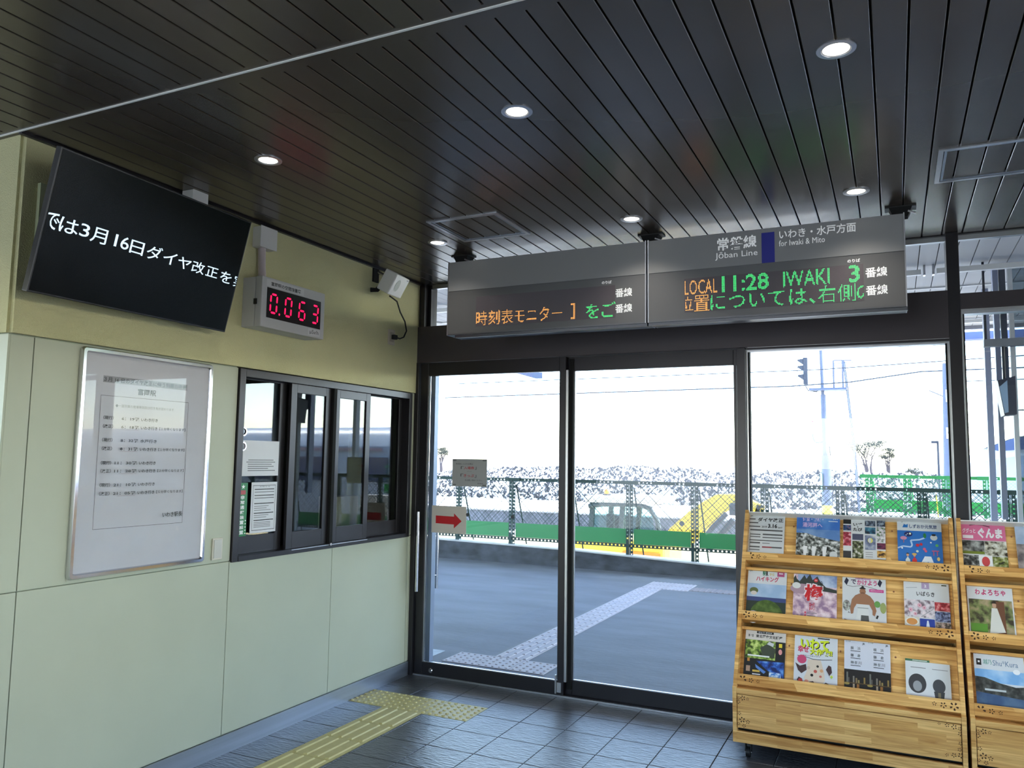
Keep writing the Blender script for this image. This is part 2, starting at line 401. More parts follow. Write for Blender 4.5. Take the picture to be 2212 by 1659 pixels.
# downlights
M_lens = mat('downlight_lens', (255, 252, 240), .4, emit=(255, 248, 232), estr=1.6)
dl_n = {(.766, 2.70): 'round recessed downlight nearest the wall screen', (2.034, 2.70): 'round recessed downlight in the middle of the nearer row',
        (3.195, 2.70): 'large round recessed downlight at the upper right, closest to the viewer', (3.195, 4.21): 'round recessed downlight above the right end of the departure board',
        (2.034, 4.21): 'round recessed downlight above the middle of the departure board', (.766, 4.21): 'small round recessed downlight beside the ceiling hatch, by the green wall'}
first = None
for y in (4.21, 2.70, -.3, -2.8):
    for x in (.766, 2.034, 3.195, 4.36, 5.6, 7.2):
        lab = dl_n.get((x, y))
        if first is None:
            first = empty('downlight', (x, y, CZ), lab, 'ceiling light', 'recessed downlights')
            MB().revolve((x, y, CZ), [(.062, 0), (.062, -.004), (.047, -.005), (.045, -.001)], 32).build('trim_ring', M_silver, first, smooth=True)
            MB().revolve((x, y, CZ), [(.046, -.004), (.042, -.002)], 24).build('reflector', M_white, first, smooth=True)
            MB().revolve((x, y, CZ), [(.0425, -.0021), (.0001, -.0021)], 24).build('lens', M_lens, first)
            r = first
        else:
            r = first.copy(); col.objects.link(r); r.location = (x, y, CZ)
            for c in first.children:
                d = c.copy(); col.objects.link(d); d.parent = r
            if lab: r['label'] = lab
            else: r['label'] = 'unseen round downlight added to light the hall beyond the visible rows'; r['group'] = 'unseen downlights added to light the hall'  # unseen lamps repeat the visible grid, added to light the hall
        sl = bpy.data.lights.new('lamp', 'SPOT'); sl.energy = 4.5; sl.spot_size = math.radians(125); sl.spot_blend = 1.0; sl.shadow_soft_size = .04
        sl.color = (1, .93, .80); lo = bpy.data.objects.new('lamp', sl); col.objects.link(lo); lo.parent = r; lo.location = (0, 0, -.012)

# left wall: plaster above, boards below
wlft = empty('wall_left', (0, 2.057, 0), kind='structure')
mb = MB(); mb.box(-.16, .012, 2.057, 5.28, 2.112, CZ + .02)
mb.build('plaster', M_plast, wlft)
mb = MB(); mb.box(-.16, -.012, 2.057, 3.35, .0, 2.112); mb.box(-.16, -.012, 3.35, 5.14, 0, 1.02); mb.box(-.16, -.012, 5.14, 5.28, 0, 2.112)
mb.build('backing', mat('joint_grey', (150, 158, 140), .8), wlft)  # greyer slab behind the boards, showing in their joints
def wpanel(y0, y1, z0, z1): Bx(-.012, 0, y0 + .002, y1 - .002, z0 + .002, z1 - .002).build('panel', M_panel, wlft, bevel=.0015)
for y0, y1 in ((2.057, 2.162), (2.162, 3.346), (3.346, 4.242), (4.242, 5.138), (5.138, 5.20)): wpanel(y0, y1, .10, 1.030)
for y0, y1 in ((2.057, 2.162), (2.162, 3.35)): wpanel(y0, y1, 1.030, 2.108)
wpanel(5.14, 5.20, 1.03, 2.112)
Bx(-.016, .012, 5.20, 5.28, 0.0, 2.112).build('end_post', M_alu, wlft)
Bx(-.002, .012, 2.057, 5.17, 0, .1).build('baseboard_left', M_steel, kind='structure')
# return face that looks at the viewer, left of the corner
wr = empty('wall_return', (-3, 2.057, 0), kind='structure')
Bx(-3, -.012, 2.045, 2.12, 2.112, CZ + .02).build('plaster', M_plast, wr)
for x0, x1 in ((-.9, -.0), (-1.8, -.9), (-2.7, -1.8)):
    for z0, z1 in ((.1, 1.03), (1.03, 2.108)): Bx(x0 + .002, x1 - .002, 2.05, 2.12, z0 + .002, z1 - .002).build('panel', M_panel, wr)
Bx(-3, 0, 2.044, 2.06, 0, .1).build('baseboard_return', M_steel, kind='structure')
# other walls of the hall (outside the picture)
M_wall = mat('cream_wall', (205, 205, 190), .8, noise=.03)
mb = MB(); mb.box(WX1, WX1 + .15, YB, 5.3, 2.62, CZ); mb.box(WX1, WX1 + .15, 4.9, 5.3, 0, 2.62); mb.box(WX1, WX1 + .15, YB, -1.6, 0, 2.62); mb.box(WX1, WX1 + .15, 2.6, 4.9, .1, 2.62); mb.box(WX1, WX1 + .15, -4.3, 4.9, 0, .10); mb.box(WX1, WX1 + .15, .2, .6, .1, 2.62)
mb.build('wall_right', M_wall, kind='structure')      # unseen wall; its opening is added to bring daylight onto the left wall
mb = MB(); mb.box(-3, WX1, YB - .15, YB, 2.45, CZ + .1); mb.box(-3, -2.2, YB - .15, YB, 0, 2.45); mb.box(2.7, WX1, YB - .15, YB, 0, 2.45)
mb.build('wall_back', M_wall, kind='structure')
mb = MB(); mb.box(-3.15, -3, YB, 2.12, 2.45, CZ + .1); mb.box(-3.15, -3, YB, -4.2, 0, 2.45); mb.box(-3.15, -3, 1.5, 2.12, 0, 2.45)
mb.build('wall_entrance', M_wall, kind='structure')
# station office behind the counter window
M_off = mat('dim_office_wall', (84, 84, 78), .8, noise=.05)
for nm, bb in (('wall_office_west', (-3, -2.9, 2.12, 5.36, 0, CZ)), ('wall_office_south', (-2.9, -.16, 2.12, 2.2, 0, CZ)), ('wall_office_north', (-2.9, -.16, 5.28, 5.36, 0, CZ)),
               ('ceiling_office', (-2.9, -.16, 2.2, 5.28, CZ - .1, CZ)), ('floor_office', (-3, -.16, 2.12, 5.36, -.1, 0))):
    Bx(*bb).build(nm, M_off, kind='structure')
Bx(-.62, -.40, 4.90, 5.10, 0, 2.87).build('wall_column', mat('office_column', (168, 168, 150), .7, noise=.03), kind='structure')
# roof slab over everything
Bx(-3.3, WX1 + .3, YB - .4, 5.6, 3.2, 4.1).build('roof', mat('roof_grey', (120, 120, 122), .7, noise=.05), kind='structure')

# ------------------------------------------------------------------ counter window
WY0, WY1, WZ0, WZ1 = 3.352, 5.135, 1.022, 2.105
cw = empty('window_1', (0, WY0, WZ0), kind='structure')
mb = MB(); mb.box(-.10, .014, WY0, WY0 + .045, WZ0, WZ1); mb.box(-.10, .014, WY1 - .04, WY1, WZ0, WZ1)
mb.box(-.10, .014, WY0 + .045, WY1 - .04, WZ1 - .045, WZ1); mb.box(-.10, .018, WY0 + .045, WY1 - .04, WZ0, WZ0 + .03)
mb.build('window_frame', M_alu, cw, bevel=.002)
def leaf(y0, y1, xo, sl, sr, zt=.055, zb=.10, glassy=True):
    z0, z1 = WZ0 + .03, WZ1 - .045
    mb = MB(); x0, x1 = xo - .022, xo
    mb.box(x0, x1, y0, y0 + sl, z0, z1); mb.box(x0, x1, y1 - sr, y1, z0, z1)
    mb.box(x0, x1, y0 + sl, y1 - sr, z1 - zt, z1); mb.box(x0, x1, y0 + sl, y1 - sr, z0, z0 + zb)
    s = mb.build('sash', M_alu, cw, bevel=.0015)
    Bx(x0 + .008, x0 + .013, y0 + sl, y1 - sr, z0 + zb, z1 - zt).build('pane', M_glassO, s)
leaf(WY0 + .045, 3.80, -.045, .006, .055, .006)
leaf(3.80, 4.19, -.004, .052, .058)
leaf(4.212, 4.62, -.004, .066, .048)
leaf(4.62, WY1 - .04, -.045, .058, .05, .006)
Bx(-.002, .018, 4.186, 4.216, WZ0 + .03, WZ1 - .045).build('meeting_strip', M_black, cw)
MB().cyl((.018, 4.19, WZ0 + .028), (.03, 4.19, WZ0 + .028), .009).build('latch', M_chrome, cw, smooth=True)
Bx(.014, .0185, 3.83, 4.6, WZ0 + .022, WZ0 + .026).build('track', M_silver, cw)
# glass-mounted things on the office side
def glued(name, y0, y1, z0, z1, x, label, cat, draw=None, base=M_paper, group=None):
    o = Bx(x - .0016, x, y0, y1, z0, z1).build(name, base, None, (x, y0, z0), label=label, cat=cat, group=group)
    if draw:
        p = Page((x, y0, z0), (0, 1, 0), (0, 0, 1), y1 - y0, z1 - z0); draw(p); p.build('print', o)
    return o
K = (24, 24, 26); G = (120, 120, 124)
def pg_a(p):
    for i, (a, b) in enumerate(((.15, .85), (.1, .9), (.14, .8), (.14, .86), (.14, .7), (.14, .9))): p.rect((90, 92, 96), a, .44 - i * .06, b, .462 - i * .06)
glued('notice_sheet', 3.44, 3.735, 1.495, 1.70, -.028, 'upper white notice sheet taped inside the counter window', 'notice', pg_a)
def pg_b(p):
    p.rect(K, .06, .93, .94, .94); p.rect(K, .06, .05, .07, .94); p.rect(K, .93, .05, .94, .94); p.rect(K, .06, .05, .94, .06)
    for y, h in ((.85, .03), (.80, .018), (.73, .028), (.68, .02), (.57, .03), (.38, .03), (.24, .03)): p.rect(K, .12, y, .88, y + h * .6)
    for y in (.52, .48, .44, .34, .30, .20, .17, .14, .11): p.rect(G, .12, y, .6 + .25 * ((y * 100) % 3) / 3, y + .012)
    p.text(K, 'お知らせ', .3, .9, .7, .925)
glued('notice_sheet', 3.52, 3.732, 1.165, 1.458, -.028, 'lower white ruled notice sheet inside the counter window, right of the green strip', 'notice', pg_b)
def pg_c(p):
    gr = (24, 120, 66); W_ = (235, 240, 236)
    p.rect(gr, 0, 0, 1, 1); s = [(.55 + .2 * (1 if i % 2 == 0 else .42) * math.cos(math.radians(90 + 36 * i)), .925 + .047 * (1 if i % 2 == 0 else .42) * math.sin(math.radians(90 + 36 * i))) for i in range(10)]
    p.up(); [p.poly(W_, [s[i], s[(i + 1) % 10], (.55, .925)]) for i in range(10)]
    p.rect((170, 60, 60), .3, .78, .8, .86)
    for i, ch in enumerate('非常通報装置設置'): p.text(W_, ch, .3, .69 - i * .093, .72, .76 - i * .093, .02)
    for i in range(5): p.rect(W_, .82, .28 - i * .06, .92, .30 - i * .06)
glued('emergency_sticker', 3.412, 3.488, 1.155, 1.457, -.026, 'narrow green vertical sticker with a white star on the counter window', 'sticker', pg_c, mat('green_sticker', (24, 120, 66), .5))
for z, lab in ((1.749, 'upper round clear speaking port in the counter window'), (1.665, 'lower round clear speaking port in the counter window')):
    e = empty('speaking_port', (-.03, 3.43, z), lab, 'speaking port')
    MB().revolve((-.03, 3.43, z), [(.026, 0), (.026, .012), (.019, .012), (.019, 0)], 24, 'x').build('ring', M_chrome, e, smooth=True)
    MB().revolve((-.03, 3.43, z), [(.012, .004), (.0001, .005)], 16, 'x').build('grille', M_steel, e)
# desk and cabinet seen dimly inside
e = empty('office_counter', (-.8, 3.4, 0), 'dark service counter just inside the station office window', 'counter')
Bx(-.75, -.2, 3.3, 4.85, .92, .96).build('worktop', mat('counter_top', (84, 78, 70), .5), e); Bx(-.72, -.25, 3.35, 4.8, 0, .92).build('body', mat('counter_body', (60, 58, 56), .7), e)
Bx(-.40, -.24, 4.58, 4.83, .961, 1.33).build('document_case', mat('beige_case', (196, 176, 158), .6), None, (-.4, 4.58, .96), label='beige document case standing inside the right end of the counter window', cat='case')

# ------------------------------------------------------------------ glass front: header, transoms, posts
YD = 5.24
fr = empty('trim_1', (0, YD, 2.345), kind='structure')
Bx(-.03, 3.635, 5.185, 5.34, 2.347, 2.628).build('header', M_head, fr, bevel=.002)
Bx(3.70, WX1, 5.20, 5.34, 2.515, 2.607).build('header', M_head, fr, bevel=.002)
Bx(2.50, 3.635, 5.19, 5.33, 2.332, 2.346).build('header_lip', M_alu, fr); Bx(2.50, 3.635, 5.188, 5.19, 2.345, 2.349).build('bright_edge', M_silver, fr)
Bx(3.70, WX1, 5.21, 5.33, 2.500, 2.515).build('header_lip', M_silver, fr)
def post(x0, x1, y0, y1, z0, z1): return Bx(x0, x1, y0, y1, z0, z1).build('post', M_alu, fr, bevel=.002)
post(.012, .06, 5.2, 5.34, 2.628, CZ); post(.066, .088, 5.25, 5.34, 2.628, CZ)
post(-.016, .035, 5.18, 5.35, 0, 2.347)
post(2.43, 2.485, 5.19, 5.34, 0, 2.347)
post(3.635, 3.70, 5.19, 5.35, 0, CZ)
post(5.6, 5.665, 5.19, 5.35, 0, CZ); post(7.5, 7.565, 5.19, 5.35, 0, CZ)
# transom panes above the header
for n_, (x0, x1, z0) in enumerate(((.088, 3.635, 2.628), (3.70, 5.6, 2.607), (5.665, 7.5, 2.607), (7.565, WX1, 2.607))):
    wn_ = empty('window_%d' % (n_ + 2), (x0, YD, z0), kind='structure')
    mb = MB(); mb.box(x0, x1, 5.262, 5.30, CZ - .032, CZ - .002); mb.box(x0, x1, 5.262, 5.30, z0 - .002, z0 + .008)
    mb.build('window_frame', M_silver, wn_)
    Bx(x0, x1, 5.28, 5.288, z0 + .008, CZ - .032).build('pane', M_glass, wn_)
def fixed(n_, x0, x1, z1, z0=.12):
    wn_ = empty('window_%d' % n_, (x0, YD, z0), kind='structure')
    mb = MB(); mb.box(x0, x0 + .010, 5.225, 5.30, z0, z1); mb.box(x1 - .010, x1, 5.225, 5.30, z0, z1); mb.box(x0 + .01, x1 - .01, 5.225, 5.30, z1 - .01, z1)
    mb.box(x0 + .01, x1 - .01, 5.225, 5.3, z0, z0 + .03); mb.build('window_frame', M_silver, wn_)
    mb = MB(); mb.box(x0 + .010, x0 + .018, 5.232, 5.295, z0, z1 - .01); mb.box(x1 - .018, x1 - .010, 5.232, 5.295, z0, z1 - .01); mb.build('gasket', M_black, wn_)
    Bx(x0 + .012, x1 - .012, 5.255, 5.263, z0 + .03, z1 - .012).build('pane', M_glass, wn_)
    Bx(x0, x1, 5.2, 5.33, 0, z0).build('sill_rail', M_alu, wn_)
fixed(6, 2.485, 3.635, 2.332); fixed(7, 3.70, 5.6, 2.50); fixed(8, 5.665, 7.5, 2.50); fixed(9, 7.565, WX1, 2.50)
# sliding doors
def door(n_, x0, x1, y0, y1, gl, gr, gb, gt, lab=None):
    d = empty('door_%d' % n_, (x0, y0, .012), kind='structure')
    Bx(x0, gl, y0, y1, .012, 2.345).build('stile', M_alu, d, bevel=.002); Bx(gr, x1, y0, y1, .012, 2.345).build('stile', M_alu, d, bevel=.002)
    Bx(gl, gr, y0, y1, gt, 2.345).build('top_rail', M_alu, d, bevel=.002); Bx(gl, gr, y0, y1, .012, gb).build('bottom_rail', M_alu, d, bevel=.002)
    Bx(gl, gr, (y0 + y1) / 2 - .004, (y0 + y1) / 2 + .004, gb, gt).build('pane', M_glass, d)
    mb = MB(); mb.box(gl, gl + .006, y0 + .008, y0 + .022, gb, gt); mb.box(gl + .006, gr, y0 + .008, y0 + .022, gb, gb + .005); mb.build('glazing_bead', M_silver, d)
    return d
d1 = door(1, .04, 1.245, 5.205, 5.245, .108, 1.197, .102, 2.244)
d2 = door(2, 1.20, 2.43, 5.25, 5.29, 1.292, 2.40, .108, 2.246)
Bx(.108, .148, 5.246, 5.30, .10, 2.25).build('pocket_strip', mat('blue_grey_strip', (120, 134, 160), .4, .3), d1)
Bx(1.245, 1.262, 5.212, 5.25, .10, 2.25).build('brush_strip', M_silver, d1)
Bx(1.262, 1.290, 5.232, 5.25, .05, 2.33).build('brush_strip', M_black, d1)
for x, y, dy in ((.078, 5.155, 1), (.128, 5.36, -1)):
    h = MB().cyl((x, y, .62), (x, y, 1.21), .0125, n=16).build('pull_handle', M_chrome, d1, smooth=True)
    for z in (.72, 1.11): MB().cyl((x, y, z), (x, y + .055 * dy, z), .006).build('standoff', M_chrome, h, smooth=True)
MB().revolve((.186, 5.205, .048), [(.0001, -.008), (.014, -.008), (.018, -.003), (.018, 0)], 24, 'y').build('round_knob', M_chrome, d1, smooth=True)
mb = MB(); mb.box(1.185, 1.197, 5.192, 5.205, .02, .145); mb.box(1.2, 1.232, 5.194, 5.205, .03, .095)
mb.build('floor_bolt', M_silver, d1, bevel=.002)
Bx(0, 2.43, 5.2, 5.33, -.002, .010).build('threshold', M_silver, d2)
Bx(.035, 2.43, 5.21, 5.33, .0, .012).build('trim_2', M_alu, kind='structure')

# notes stuck on the door glass
def dnote(name, x0, x1, z0, z1, label, draw, base):
    Y = 5.22
    o = Bx(x0, x1, Y - .001, Y, z0, z1).build(name, base, None, (x0, Y, z0), label=label, cat='notice')
    p = Page((x0, Y - .001, z0), (1, 0, 0), (0, 0, 1), x1 - x0, z1 - z0); draw(p); p.build('print', o)
def n1(p):
    R = (176, 60, 66)
    p.text(K, '待合室に入られる際は', .1, .79, .6, .85); p.text(K, '「', .25, .63, .33, .73); p.text(R, '入場券', .34, .62, .64, .73, .015); p.text(K, '」', .65, .62, .7, .72)
    p.text(G, 'または', .44, .53, .56, .57); p.text(K, '「', .25, .36, .33, .46); p.text(R, 'きっぷ', .34, .34, .64, .45, .015); p.text(K, '」', .65, .33, .7, .43)
    p.text(K, 'をお買い求めください。', .38, .20, .88, .26); p.text(K, '富岡駅長', .74, .1, .9, .14)
    for a, b in ((.02, .92), (.88, .92), (.02, .02), (.88, .02)): p.rect((120, 120, 122), a, b, a + .1, b + .06)
dnote('notice_sheet', .328, .622, 1.407, 1.611, 'grey laminated notice with red and black writing on the left sliding door', n1, mat('grey_laminate', (168, 168, 172), .4))
def n2(p):
    p.up().poly((190, 24, 36), [(.12, .345), (.65, .33), (.65, .19), (.87, .46), (.65, .74), (.65, .62), (.12, .63)])
dnote('arrow_notice', .158, .456, 1.056, 1.258, 'beige sheet with a thick red arrow on the left sliding door', n2, mat('beige_sheet', (205, 196, 190), .5))
for x, lab in ((.468, 'dark round door sticker right of the red arrow sheet'), (.837, 'faint round door sticker in the middle of the left sliding door')):
    MB().revolve((x, 5.219, 1.20), [(.0001, -.001), (.014, -.001), (.014, 0)], 20, 'y').build('round_sticker', mat('dark_dot', (60, 66, 74), .5), None, (x, 5.219, 1.2), label=lab, cat='sticker')

# ================================================================== HANGING DEPARTURE BOARD
SY = 4.48
def led_dots(par, page, body, x0, y0, cols, rows, pitch, c, clipcols=None, bold=0.0, th=.36, shift=0):
    """rasterise the glyphs to a dot matrix: one small disc per lit LED"""
    g = np.zeros((rows * 4, cols * 4))
    for f in glyphs(body, bold, 3):
        P = np.array(f) * [cols * 4, rows * 4]
        for i in range(1, len(P) - 1):
            a, b_, c_ = P[0], P[i], P[i + 1]
            lo = np.floor(np.minimum(np.minimum(a, b_), c_)).astype(int); hi = np.ceil(np.maximum(np.maximum(a, b_), c_)).astype(int)
            for yy in range(max(lo[1], 0), min(hi[1], rows * 4)):
                for xx in range(max(lo[0], 0), min(hi[0], cols * 4)):
                    q = (xx + .5, yy + .5)
                    d = [(v[0] - u[0]) * (q[1] - u[1]) - (v[1] - u[1]) * (q[0] - u[0]) for u, v in ((a, b_), (b_, c_), (c_, a))]
                    if min(d) >= 0 or max(d) <= 0: g[yy, xx] = 1
    cov = g.reshape(rows, 4, cols, 4).mean(axis=(1, 3)); r = pitch * .36
    for j in range(rows):
        for i in range(cols):
            if cov[j, i] >= th and (clipcols is None or clipcols[0] <= i < clipcols[1]):
                cx, cy = x0 + (i + .5) * pitch, y0 + (j + .5) * pitch
                page.poly(c, [(cx + r * math.cos(k * math.pi / 3), cy + r * math.sin(k * math.pi / 3)) for k in range(6)])
    page.flush('led_text', par)
ORL = ('glow', (255, 170, 84), .8); GRL = ('glow', (64, 236, 124), .7)
M_led = mat('led_matrix_face', (92, 84, 90), .35, bump=.2, bscale=400)
def board(x0, x1, label, decorate):
    b = empty('departure_board', (x0, SY, 2.42), label, 'sign', 'hanging departure boards')
    Bx(x0 + .004, x1 - .004, SY + .004, SY + .20, 2.424, 2.910).build('housing', M_dgrey, b, bevel=.003)
    Bx(x0 + .006, x1 - .006, SY, SY + .004, 2.713, 2.908).build('upper_panel', M_grey, b)
    Bx(x0 + .006, x1 - .006, SY, SY + .004, 2.428, 2.709).build('lower_panel', M_dgrey, b)
    Bx(x0, x0 + .006, SY - .003, SY + .2, 2.42, 2.913).build('side_trim', M_silver, b); Bx(x1 - .006, x1, SY - .003, SY + .2, 2.42, 2.913).build('side_trim', M_silver, b)
    Bx(x0 + .006, x1 - .006, SY - .002, SY + .2, 2.42, 2.428).build('bottom_trim', mat('board_edge', (110, 110, 114), .3, .7), b)
    Bx(x0 + (.05 if x0 < 1 else 0), x1, SY + .02, SY + .05, 2.404, 2.42).build('bottom_channel', mat('board_edge', (110, 110, 114)), b)
    ax = .905 if x0 < 1 else 2.266
    Bx(ax, ax + .945, SY - .0012, SY, 2.465, 2.662).build('led_screen', M_led, b)
    decorate(b)
WT = ('glow', (236, 238, 240), .10)  # white letters with a faint glow added to read brighter
def common(p, o, b):     # boarding-place letters beside both screens, p in metres from x=0
    p.text(WT, 'のりば', o + .0, 2.673, o + .062, 2.692, .03).flush('lettering', b)
    for z in (2.585, 2.490): p.text(WT, '番線', o + .085, z, o + .190, z + .054, .018, 3).flush('lettering', b)
def dec1(b):
    p = Page((0, SY, 0), (1, 0, 0), (0, 0, 1)); common(p, 1.765, b); p.build('lettering', b)
    p = Page((0, SY - .0013, 0), (1, 0, 0), (0, 0, 1)); P = .0058
    led_dots(b, p, '時刻表', .907, 2.472, 46, 16, P, ORL, th=0.47)
    led_dots(b, p, 'モニター', 1.185, 2.474, 56, 15, P, ORL, th=0.47)
    led_dots(b, p, ']', 1.565, 2.472, 5, 17, P, ORL, th=0.43)
    led_dots(b, p, 'を', 1.665, 2.468, 14, 15, P, GRL, th=0.43); led_dots(b, p, 'ご', 1.765, 2.470, 15, 16, P, GRL, th=0.43)
def dec2(b):
    p = Page((0, SY, 0), (1, 0, 0), (0, 0, 1)); common(p, 3.134, b)
    p.text(WT, '常磐線', 2.455, 2.806, 2.672, 2.880, .018, 3).flush('lettering', b); p.text(WT, 'Jōban Line', 2.443, 2.752, 2.676, 2.797, .0).flush('lettering', b)
    p.rect((44, 48, 150), 2.698, 2.713, 2.767, 2.884).flush('line_colour_block', b)
    p.text(WT, 'いわき・水戸方面', 2.792, 2.838, 3.180, 2.890, .012, 3).flush('lettering', b); p.text(WT, 'for Iwaki & Mito', 2.790, 2.798, 3.026, 2.830, .0)
    p.build('lettering', b)
    p = Page((0, SY - .0013, 0), (1, 0, 0), (0, 0, 1)); P = .0058
    led_dots(b, p, 'LOCAL', 2.268, 2.568, 32, 14, P, ORL, th=0.41); led_dots(b, p, '11:28', 2.478, 2.566, 44, 16, P, GRL, bold=.02, th=0.51)
    led_dots(b, p, 'IWAKI', 2.808, 2.568, 41, 15, P, GRL, th=0.39); led_dots(b, p, '3', 3.140, 2.566, 9, 16, P, GRL, bold=.02, th=0.49)
    led_dots(b, p, '位', 2.230, 2.470, 15, 15, P, ORL, clipcols=(7, 15), th=0.47); led_dots(b, p, '置', 2.322, 2.468, 15, 16, P, ORL, th=0.47)
    led_dots(b, p, 'については、', 2.414, 2.468, 96, 15, P, GRL, th=0.43); led_dots(b, p, '右側', 2.985, 2.468, 32, 16, P, GRL, th=0.45)
    led_dots(b, p, 'の', 3.175, 2.470, 15, 14, P, GRL, clipcols=(0, 6), th=0.43)
board(.690, 2.040, 'left half of the hanging departure board, with a blank grey upper panel', dec1)
board(2.050, 3.412, 'right half of the hanging departure board, with the blue line square and white writing', dec2)
for x, lab in ((.75, 'black ceiling bracket at the left end of the departure boards'), (2.045, 'black ceiling bracket where the two departure boards meet'), (3.395, 'black ceiling bracket at the right end of the departure boards')):
    b = empty('hanger_bracket', (x, SY + .1, CZ), lab, 'bracket', 'departure board brackets')
    mb = MB(); mb.add([(x + a * .055, SY + .1 + c * .045, 2.962) for a, c in ((-1, -1), (1, -1), (1, 1), (-1, 1))] + [(x + a * .035, SY + .1 + c * .03, 2.913) for a, c in ((-1, -1), (1, -1), (1, 1), (-1, 1))],
                      [(0, 1, 2, 3), (7, 6, 5, 4)] + [(i, i + 4, (i + 1) % 4 + 4, (i + 1) % 4) for i in range(4)])
    mb.build('block', M_black, b); Bx(x - .075, x + .075, SY + .06, SY + .14, 2.962, CZ).build('ceiling_plate', M_rub, b)
    MB().cyl((x + .035, SY + .05, 2.935), (x + .07, SY + .05, 2.92), .005).build('bolt', M_silver, b)

# ================================================================== WALL SCREEN
tv = empty('wall_screen', (.25, 2.5, 2.55), 'large black wall-mounted screen tilted down, showing a line of pale blue writing', 'screen')
TL = Vector((.340, 1.995, 2.843)); tu = Vector((-.050, .9987, .004)).normalized(); tn = tu.cross(Vector((-.249, .017, -.968))).normalized(); td = tn.cross(tu).normalized()
if td.z > 0: td = -td
if tn.x < 0: tn = -tn
TW, TH = 1.115, .603
MB().obox(TL, tu, td, -tn, TW, TH, .032).build('cabinet', mat('screen_casing', (14, 14, 15), .35), tv, bevel=.003)
MB().obox(TL + tu * .008 + td * .008 + tn * .0003, tu, td, tn, TW - .016, TH - .016, .0006).build('display', mat('black_display', (3, 3, 4), .25, spec=.12, emit=(2, 14, 12), estr=.06), tv)
MB().obox(TL + tu * .3 + td * .15 - tn * .032, tu, td, -tn, .5, .3, .05).build('rear_housing', mat('screen_casing', (14, 14, 15)), tv)
p = Page(TL + td * TH + tn * .001, tu, -td); BL = ('glow', (196, 222, 240), .5); S_ = lambda y: TH - y
for ch, a0, a1, t0, t1 in (('て', .006, .060, .266, .334), ('は', .068, .155, .270, .332), ('3', .163, .208, .272, .326), ('月', .216, .296, .270, .336), ('1', .336, .349, .274, .328), ('6', .368, .412, .274, .330),
                           ('日', .420, .494, .276, .336), ('ダ', .512, .600, .274, .338), ('イ', .610, .690, .280, .338), ('ヤ', .700, .782, .284, .340), ('改', .790, .872, .284, .342), ('正', .885, .965, .290, .340), ('を', .985, 1.065, .292, .350), ('実', 1.085, 1.165, .294, .354)):
    p.text(BL, ch, a0, S_(t1), a1, S_(t0), .004, 3, clipr=(.012, 0, TW - .012, TH)).flush('screen_text', tv)
p.line(BL, [(.040, S_(.292)), (.054, S_(.306))], .006); p.line(BL, [(.050, S_(.286)), (.064, S_(.300))], .006)
p.build('screen_text', tv)
MB().box(.014, .034, 2.118, 2.95, 2.34, 2.775).build('mounting_board', mat('green_painted_board', (192, 200, 164), .7, noise=.03), tv)
MB().tube([(.034, 2.45, 2.55), (.20, 2.45, 2.55)], .02).build('mounting_arm', M_alu, tv)
Bx(.05, .13, 2.85, 2.95, 2.90, CZ).build('ceiling_box', M_white, None, (.09, 2.9, 2.92), label='small pale grey box fixed to the ceiling above the wall screen', cat='box', bevel=.003)
# wall box and conduit
e = empty('junction_box', (.012, 3.48, 2.9), 'light grey square junction box on the wall just right of the screen top', 'junction box')
Bx(.012, .075, 3.395, 3.525, 2.815, 2.935).build('housing', M_white, e, bevel=.004)
Bx(.075, .079, 3.392, 3.528, 2.812, 2.938).build('cover', M_white, e, bevel=.002)
MB().tube([(.04, 3.445, 2.83), (.04, 3.45, 2.71), (.055, 3.44, 2.67), (.075, 3.42, 2.62), (.08, 3.42, 2.60)], .022, 12).build('conduit', mat('pinkish_conduit', (196, 184, 190), .5), None, (.04, 3.45, 2.6), smooth=True, label='flexible pale pinkish conduit running from the junction box down to the red digit meter', cat='conduit')
# radiation monitor
rm = empty('digit_meter', (.012, 3.34, 2.335), 'grey wall box with large red digits reading 0.063', 'meter')
Bx(.012, .105, 3.340, 3.884, 2.337, 2.621).build('housing', mat('meter_grey', (196, 196, 198), .45), rm, bevel=.002)
Bx(.108, .155, 3.340, 3.886, 2.335, 2.623).build('front_cover', mat('meter_front', (184, 184, 186), .45), rm, bevel=.003)
Bx(.101, .122, 3.334, 3.342, 2.462, 2.494).build('latch', M_rub, rm)
Bx(.155, .1565, 3.381, 3.848, 2.392, 2.565).build('display', mat('meter_display', (4, 4, 5), .3), rm)
p = Page((.155, 0, 0), (0, 1, 0), (0, 0, 1)); p.rect((198, 198, 200), 3.375, 2.572, 3.69, 2.612)
p.text(K, '富岡駅の空間線量率', 3.412, 2.578, 3.662, 2.602, .02, 3); p.rect((198, 198, 200), 3.74, 2.345, 3.848, 2.385); p.text(K, 'µSv/h', 3.755, 2.350, 3.835, 2.380)
p.build('lettering', rm)
RD = ('glow', (255, 10, 70), .9); p = Page((.1566, 0, 0), (0, 1, 0), (0, 0, 1))
SEG = {'a': ((.12, 1), (.88, 1)), 'b': ((1, .94), (1, .56)), 'c': ((1, .44), (1, .06)), 'd': ((.12, 0), (.88, 0)), 'e': ((0, .06), (0, .44)), 'f': ((0, .56), (0, .94)), 'g': ((.12, .5), (.88, .5))}
DG = {'0': 'abcdef', '6': 'acdefg', '3': 'abcdg'}
